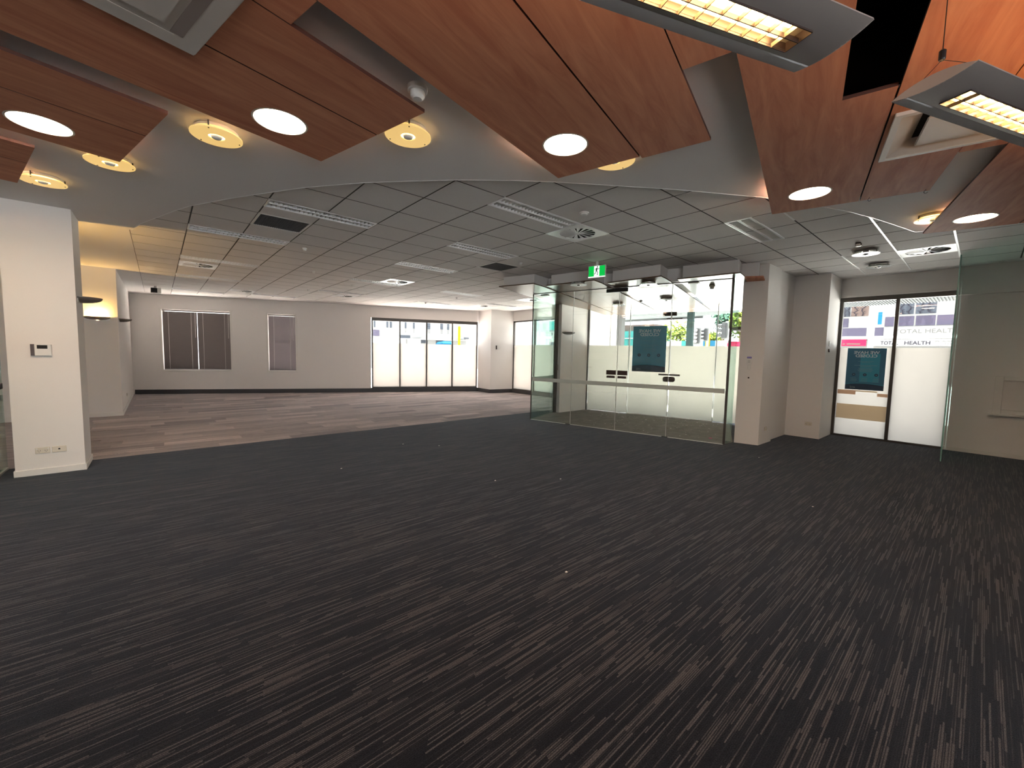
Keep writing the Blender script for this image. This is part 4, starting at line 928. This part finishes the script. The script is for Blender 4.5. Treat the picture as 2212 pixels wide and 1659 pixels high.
# veranda outside the right window and the entry
vr = thing('street_veranda', 'grey street veranda soffit outside the entry glazing', 'veranda', (13, 6, 3.0))
part('soffit', MB().prism([(11.56, 8.9), (12.6, 3.3), (14.4, 3.3), (15.9, 7.2), (15.9, 10.8), (11.2, 10.8)], 3.1, 3.3), M['bgrey'], vr)
part('fascia', MB().prism([(15.9, 7.2), (15.98, 7.2), (15.98, 10.8), (15.9, 10.8)], 3.02, 3.3), M['bgrey'], vr)
part('post', MB().box(12.94, 13.06, 6.17, 6.37, -.03, 3.1), M['teal'], vr, .01)
vv = thing('ribbed_veranda', 'pale ribbed veranda edge above the right window', 'veranda', (13.5, 1, 3.0))
part('deck', MB().box(10.62, 15.0, -6, 3.2, 3.05, 3.12), M['bwhite'], vv)
mb = MB()
for k in range(153): mb.box(10.62, 15.0, -6+k*.06, -5.97+k*.06, 3.03, 3.05)
part('ribs', mb, M['bgrey'], vv, kind='stuff')
# neighbouring wing seen through the entry, left
nb = thing('neighbour_wing', 'pale shop wing wall outside the entry, left', 'building', (12.3, 8.9, 0))
part('wall', MB().box(12.0, 12.2, 8.56, 9.7, -.12, 2.96), M['bwhite'], nb); part('corner_post', MB().box(11.96, 12.24, 8.42, 8.56, -.12, 2.96), M['teal'], nb); part('head', MB().box(11.95, 12.3, 8.2, 9.7, 2.96, 3.09), M['bgrey'], nb)
part('end_wall', MB().box(12.0, 12.2, 8.18, 8.42, -.12, 2.92), M['bwhite'], nb)
# building across from the right window -------------------------------------------------
FX = 42.0
rb = thing('shop_building', 'white shop building with lilac panels across the street', 'building', (FX, 4, 0))
part('wall', MB().box(FX, FX+6, -12, 11, -.1, 8.5), M['bwhite'], rb)
def fp(y0, y1, z0, z1, d, m, name, par=rb):
    return part(name, MB().box(FX-d, FX+.01, y0, y1, z0, z1), M[m], par)
for y0, y1, m in ((7.28, 7.70, 'bwin'), (6.15, 7.2, 'bwinb'), (3.62, 4.49, 'bwin'), (2.47, 3.52, 'bwin')):
    w_ = fp(y0, y1, 5.0, 5.85, .04, m, 'upper_window')
    for k in range(2):
        yy = y0+(y1-y0)*(.3+.42*k); mb = MB(); q = Vector((FX-.06, yy, 5.85))
        for st in range(6):
            q2 = Vector((FX-.06, yy+random.uniform(-.13, .13), 5.85-.14*(st+1))); mb.tube(q, q2, .022, 5)
            mb.tube(q2, q2+Vector((0, random.choice((-.12, .12)), .06)), .014, 4); q = q2
        part('bare_vine', mb, M['ink'], w_)
for y0, y1 in ((7.33, 7.72), (4.65, 5.15), (3.57, 4.46), (2.47, 3.47), (1.50, 2.39)): fp(y0, y1, 4.15, 4.85, .03, 'blilac', 'spandrel_panel')
for y0, y1 in ((6.19, 7.72), (5.17, 5.75)): fp(y0, y1, 3.40, 4.07, .03, 'blilac', 'spandrel_panel')
part('veranda', MB().box(FX-2.2, FX, -6, 11, 3.12, 3.32), M['framelight'], rb)
part('veranda_shadow_line', MB().box(FX-2.18, FX, -6, 11, 3.08, 3.12), M['frame'], rb)
sf = Fr((FX, 0), (0, -1), (1, 0))
us = thing('faded_sign', 'faded white sign above the street veranda', 'sign', (FX-.05, 3.3, 3.45)); part('board', MB().box(FX-.10, FX-.045, 1.45, 5.17, 3.40, 4.09), M['bwhite'], us)
part('lettering', text_mb('TOTAL HEALTH', .42, lambda x, y, d: (FX-.102-d, 2.9-x, 3.6+y), .004, width=3.3), M['faint'], us)
sg = thing('shop_sign', 'white shop sign with dark serif capitals across the street', 'sign', (FX-2.2, 3.5, 2.6)); part('board', MB().box(FX-2.26, FX-2.2, -2.5, 5.67, 2.6, 3.08), M['bwhite'], sg)
for t, yc, ww in (('TOTAL', 4.55, .94), ('HEALTH', 3.12, 1.28)): part('lettering', text_mb(t, .34, lambda x, y, d, yc=yc: (FX-2.262-d, yc-x, 2.70+y), .006, width=ww), M['ink'], sg)
part('small_lettering', text_mb('SPECIALISED', .14, lambda x, y, d: (FX-2.262-d, 1.85-x, 2.87+y), .002, width=.85), M['faint'], sg)
part('small_lettering', text_mb('CARE', .12, lambda x, y, d: (FX-2.262-d, 1.72-x, 2.70+y), .002, width=.45, space=2.), M['faint'], sg)
for y in (3.92, 2.02): part('divider', MB().box(FX-2.265, FX-2.26, y-.015, y+.015, 2.62, 3.06), M['framelight'], sg)
rs = thing('red_shop_sign', 'red shop sign under the veranda across the street', 'sign', (FX-2.2, 6.5, 2.6)); part('board', MB().box(FX-2.26, FX-2.2, 5.82, 7.35, 2.60, 3.079), M['red'], rs)
mb = MB(); mb.box(FX-2.268, FX-2.26, 6.15, 6.95, 2.70, 2.80); mb.box(FX-2.268, FX-2.26, 7.05, 7.2, 2.70, 2.80); part('pale_lettering', mb, M['bwinb'], rs)
pl_ = thing('street_light_pole', 'white street pole with a small blue banner', 'pole', (36, 5.05, -.1)); part('pole', MB().tube((36, 5.05, -.1), (36, 5.05, 7.5), .16, 12), M['bwhite'], pl_); part('banner', MB().box(35.8, 35.84, 4.55, 4.75, 3.9, 4.7), M['blue'], pl_)
# building across from the side window (seen past the lobby)
sb = thing('side_shop', 'white shop with turquoise windows seen past the lobby glass', 'building', (46, 48, 0))
part('wall', MB().box(46, 52, 38, 62, -.1, 9), M['bwhite'], sb); part('window_band', MB().box(45.95, 46, 43.3, 47, 5.2, 6.5), M['turq'], sb); part('blue_fascia', MB().box(45.9, 46, 47.5, 56, 4.2, 5.1), M['bwin'], sb)
for k in range(6): part('shop_window', MB().box(45.95, 46, 43.4+k*1.1, 44.1+k*1.1, 2.7, 3.3), M['bwin'], sb)
ss = thing('side_sign', 'white sign with dark strokes over the side shop', 'sign', (45.9, 45, 4)); part('board', MB().box(45.85, 45.92, 42.2, 47.4, 4.15, 5.0), M['bwhite'], ss)
for k in range(5): part('stroke', MB().box(45.83, 45.85, 42.8+k*.8, 42.95+k*.8, 4.4, 4.8), M['ink'], ss)
# buildings across from the four-pane window
FB = Fr(tuple(FAR.p(0, 24)), tuple(FAR.x), tuple(FAR.y))
fb = thing('terrace_building', 'long white building across the street behind the four-pane window', 'building', (*FB.p(12, 0), 0))
part('wall', MB().box(-4, 24, 0, 6, -.1, 10, FB), M['bwhite'], fb)
for a0, a1 in ((6.65, 6.8), (7.75, 7.93), (8.05, 8.25), (9.4, 9.55), (10.15, 10.3), (11.35, 11.75), (12.7, 12.95), (13.35, 13.55)): part('tall_window', MB().box(a0, a1, -.04, .01, 3.65, 4.3, FB), M['bwin'], fb)
part('lilac_sign', MB().box(6.5, 7.15, -.05, 0, 2.85, 3.4, FB), M['blilac'], fb)
for a0, a1, z0, z1 in ((8.9, 9.9, 2.62, 3.0), (10.9, 11.5, 2.3, 2.62), (12.3, 13.0, 2.3, 2.62), (15.0, 15.5, 2.85, 2.95)): part('shop_front', MB().box(a0, a1, -.05, 0, z0, z1, FB), M['bwin'], fb)
mb = MB()
for a0, s in ((10.0, .8), (14.1, .8)):
    pts = [(a0+s*math.sin(t*.196), 2.75+.62*(1-math.cos(t*.196))/1.0*.9) for t in range(9)]
    plate([(a, z) for a, z in pts]+[(a0+s, 2.8)], -.5, -.06, FB, mb)
part('arched_awning', mb, M['bgrey'], fb)
part('flat_awning', MB().box(8.8, 15.2, -1.4, 0, 2.60, 2.68, FB), M['bwhite'], fb)
yp = thing('yellow_pole', 'yellow street pole behind the four-pane window', 'pole', (*FAR.p(12.35, 12), -.1)); q = FAR.p(12.35, 12); part('pole', MB().tube((q.x, q.y, -.1), (q.x, q.y, 3.25), .085, 12), M['yellow'], yp); part('cap', MB().tube((q.x, q.y, 3.25), (q.x, q.y, 3.45), .05, 10, r2=.02), M['trunk'], yp)
bv = thing('blue_van', 'blue van roof beyond the four-pane window', 'car', (*FAR.p(12.1, 17), 0)); mb = MB()
part('body', MB().box(11.7, 12.6, 16, 19.5, .3, 2.35, FAR), M['blue'], bv, .12, 3); part('glass_band', MB().box(11.72, 12.62, 15.97, 17.5, 1.5, 2.1, FAR), M['bwin'], bv); part('wheel', MB().tube((*FAR.p(11.68, 16.6), .2), (*FAR.p(11.9, 16.6), .2), .32, 16), M['black'], bv); part('wheel', MB().tube((*FAR.p(11.68, 18.8), .2), (*FAR.p(11.9, 18.8), .2), .32, 16), M['black'], bv)
# straight ahead of the entry
def tree(x, y, h, rx, rz, zc, m, label, n=900):
    r = thing('street_tree', label, 'tree', (x, y, -.1), None); part('trunk', MB().tube((x, y, -.1), (x, y, zc), .16, 10, r2=.07), M['trunk'], r, smooth=True)
    mb = MB()
    for k in range(n):
        u = Vector((random.gauss(0, 1), random.gauss(0, 1), random.gauss(0, 1))).normalized()*random.random()**.4
        lump = 1+.22*math.sin(5*u.x+3*u.z)+.15*math.sin(7*u.y)
        c = Vector((x+u.x*rx*lump, y+u.y*rx*lump, zc+u.z*rz*lump)); a = Vector((random.gauss(0, 1), random.gauss(0, 1), random.gauss(0, 1))).normalized(); b = a.orthogonal().normalized(); s = random.uniform(.10, .24)
        mb.add([c+a*s, c+b*s*.6, c-a*s, c-b*s*.6], [(0, 1, 2, 3)])
    part('foliage', mb, M[m], r, kind='stuff'); return r
tree(43, 22.2, 5, 1.85, 1.25, 4.1, 'foliage', 'sunlit yellow-green bush tree behind the entry poster')
tree(46.5, 19.6, 5, .9, .7, 3.5, 'foliage', 'smaller green bush right of the sunlit tree')
tree(43, 17.4, 6, 1.3, 1.0, 5.4, 'foliage2', 'bluish green tree behind the traffic signals')
tree(38, 13.9, 6, 1.0, 1.5, 4.9, 'foliage', 'yellow-green tree at the right edge of the entry glass')
hb = thing('street_hoarding', 'white and turquoise street hoarding beyond the entry', 'hoarding', (37, 19, 0))
for y0, y1, m in ((18.6, 20.4, 'bwhite'), (17.7, 18.6, 'turq'), (16.6, 17.7, 'bwhite'), (15.55, 16.4, 'blue'), (14.4, 15.55, 'bwhite'), (16.4, 16.6, 'blue')): part('panel', MB().box(37, 37.06, y0, y1, -.1, 3.0), M[m], hb)
part('yellow_panel', MB().box(36.95, 37, 16.0, 16.4, 2.5, 3.6), M['yellow'], hb)
tb = thing('turquoise_shop', 'turquoise shop front left behind the entry poster', 'building', (42, 28, 0)); part('wall', MB().box(42, 46, 24.5, 34, -.1, 4.4), M['turq'], tb); part('roof_edge', MB().box(41.7, 46, 24.4, 34, 3.5, 3.6), M['bwhite'], tb); part('pier', MB().box(41.9, 42, 27.4, 27.6, -.1, 4.4), M['teal'], tb); part('red_roof', MB().prism([(43, 25), (46, 25), (46, 29), (43, 29)], 4.4, 5.2), M['bwinb'], tb)
sl = thing('shade_sail', 'grey shade canopy beyond the teal post', 'canopy', (40, 18, 4)); part('fabric', MB().add([(40, 18.9, 5.0), (40, 16.8, 5.25), (39.5, 16.9, 4.3), (39.5, 18.9, 4.25), (40, 18.9, 5.03), (40, 16.8, 5.28), (39.5, 16.9, 4.33), (39.5, 18.9, 4.28)], [(0, 1, 2, 3), (4, 5, 6, 7), (0, 1, 5, 4), (1, 2, 6, 5), (2, 3, 7, 6), (3, 0, 4, 7)]), M['bgrey'], sl); part('mast', MB().tube((40.1, 18.95, -.1), (40.1, 18.95, 5.1), .06), M['teal'], sl); part('mast', MB().tube((40.1, 16.75, -.1), (40.1, 16.75, 5.3), .06), M['teal'], sl)
def signal(x, y, z0, z1, w, face, label):
    r = thing('traffic_signal', label, 'traffic light', (x, y, -.1), None)
    part('pole', MB().tube((x+.25, y, -.1), (x+.25, y, z1+.1), .055, 10), M['framelight'], r)
    part('backing_board', MB().box(x+.08, x+.10, y-w/2-.05, y+w/2+.05, z0-.05, z1+.05), M['bwhite'], r); part('housing', MB().box(x-.08, x+.08, y-w/2, y+w/2, z0, z1), M['black'], r, .02, 2)
    n = 4 if face else 3; dz = (z1-z0)/n
    for k in range(n):
        zc = z0+dz*(k+.5)
        if face:
            part('lens', MB().tube((x-.10, y, zc), (x-.082, y, zc), dz*.36, 14), M['blacklens'], r); part('visor', MB().tube((x-.26, y, zc+.01), (x-.09, y, zc), dz*.40, 12), M['greymetal'], r)
        else: part('visor', MB().tube((x, y+w/2+.22, zc), (x, y+w/2, zc), dz*.36, 12), M['black'], r)
    return r
signal(20, 9.31, 2.2, 2.90, .24, True, 'four-lens traffic signal facing the entry')
signal(20.4, 9.06, 2.36, 2.90, .14, False, 'narrow traffic signal seen edge on beside the four-lens one')
signal(20, 8.02, 2.44, 3.12, .2, False, 'dark traffic signal with side visors near the right entry post')
rc = thing('red_car', 'red car at the right edge of the entry view', 'car', (36, 13.8, 0)); part('body', MB().box(35, 37, 12.9, 14.2, .2, 2.3), M['red'], rc, .2, 3); part('cabin', MB().box(35.3, 36.8, 13.1, 14.0, 2.3, 2.85), M['red'], rc, .15, 2); part('wheel', MB().tube((34.98, 13.9, .2), (35.2, 13.9, .2), .35, 14), M['black'], rc); part('wheel', MB().tube((34.98, 13.2, .2), (35.2, 13.2, .2), .35, 14), M['black'], rc)
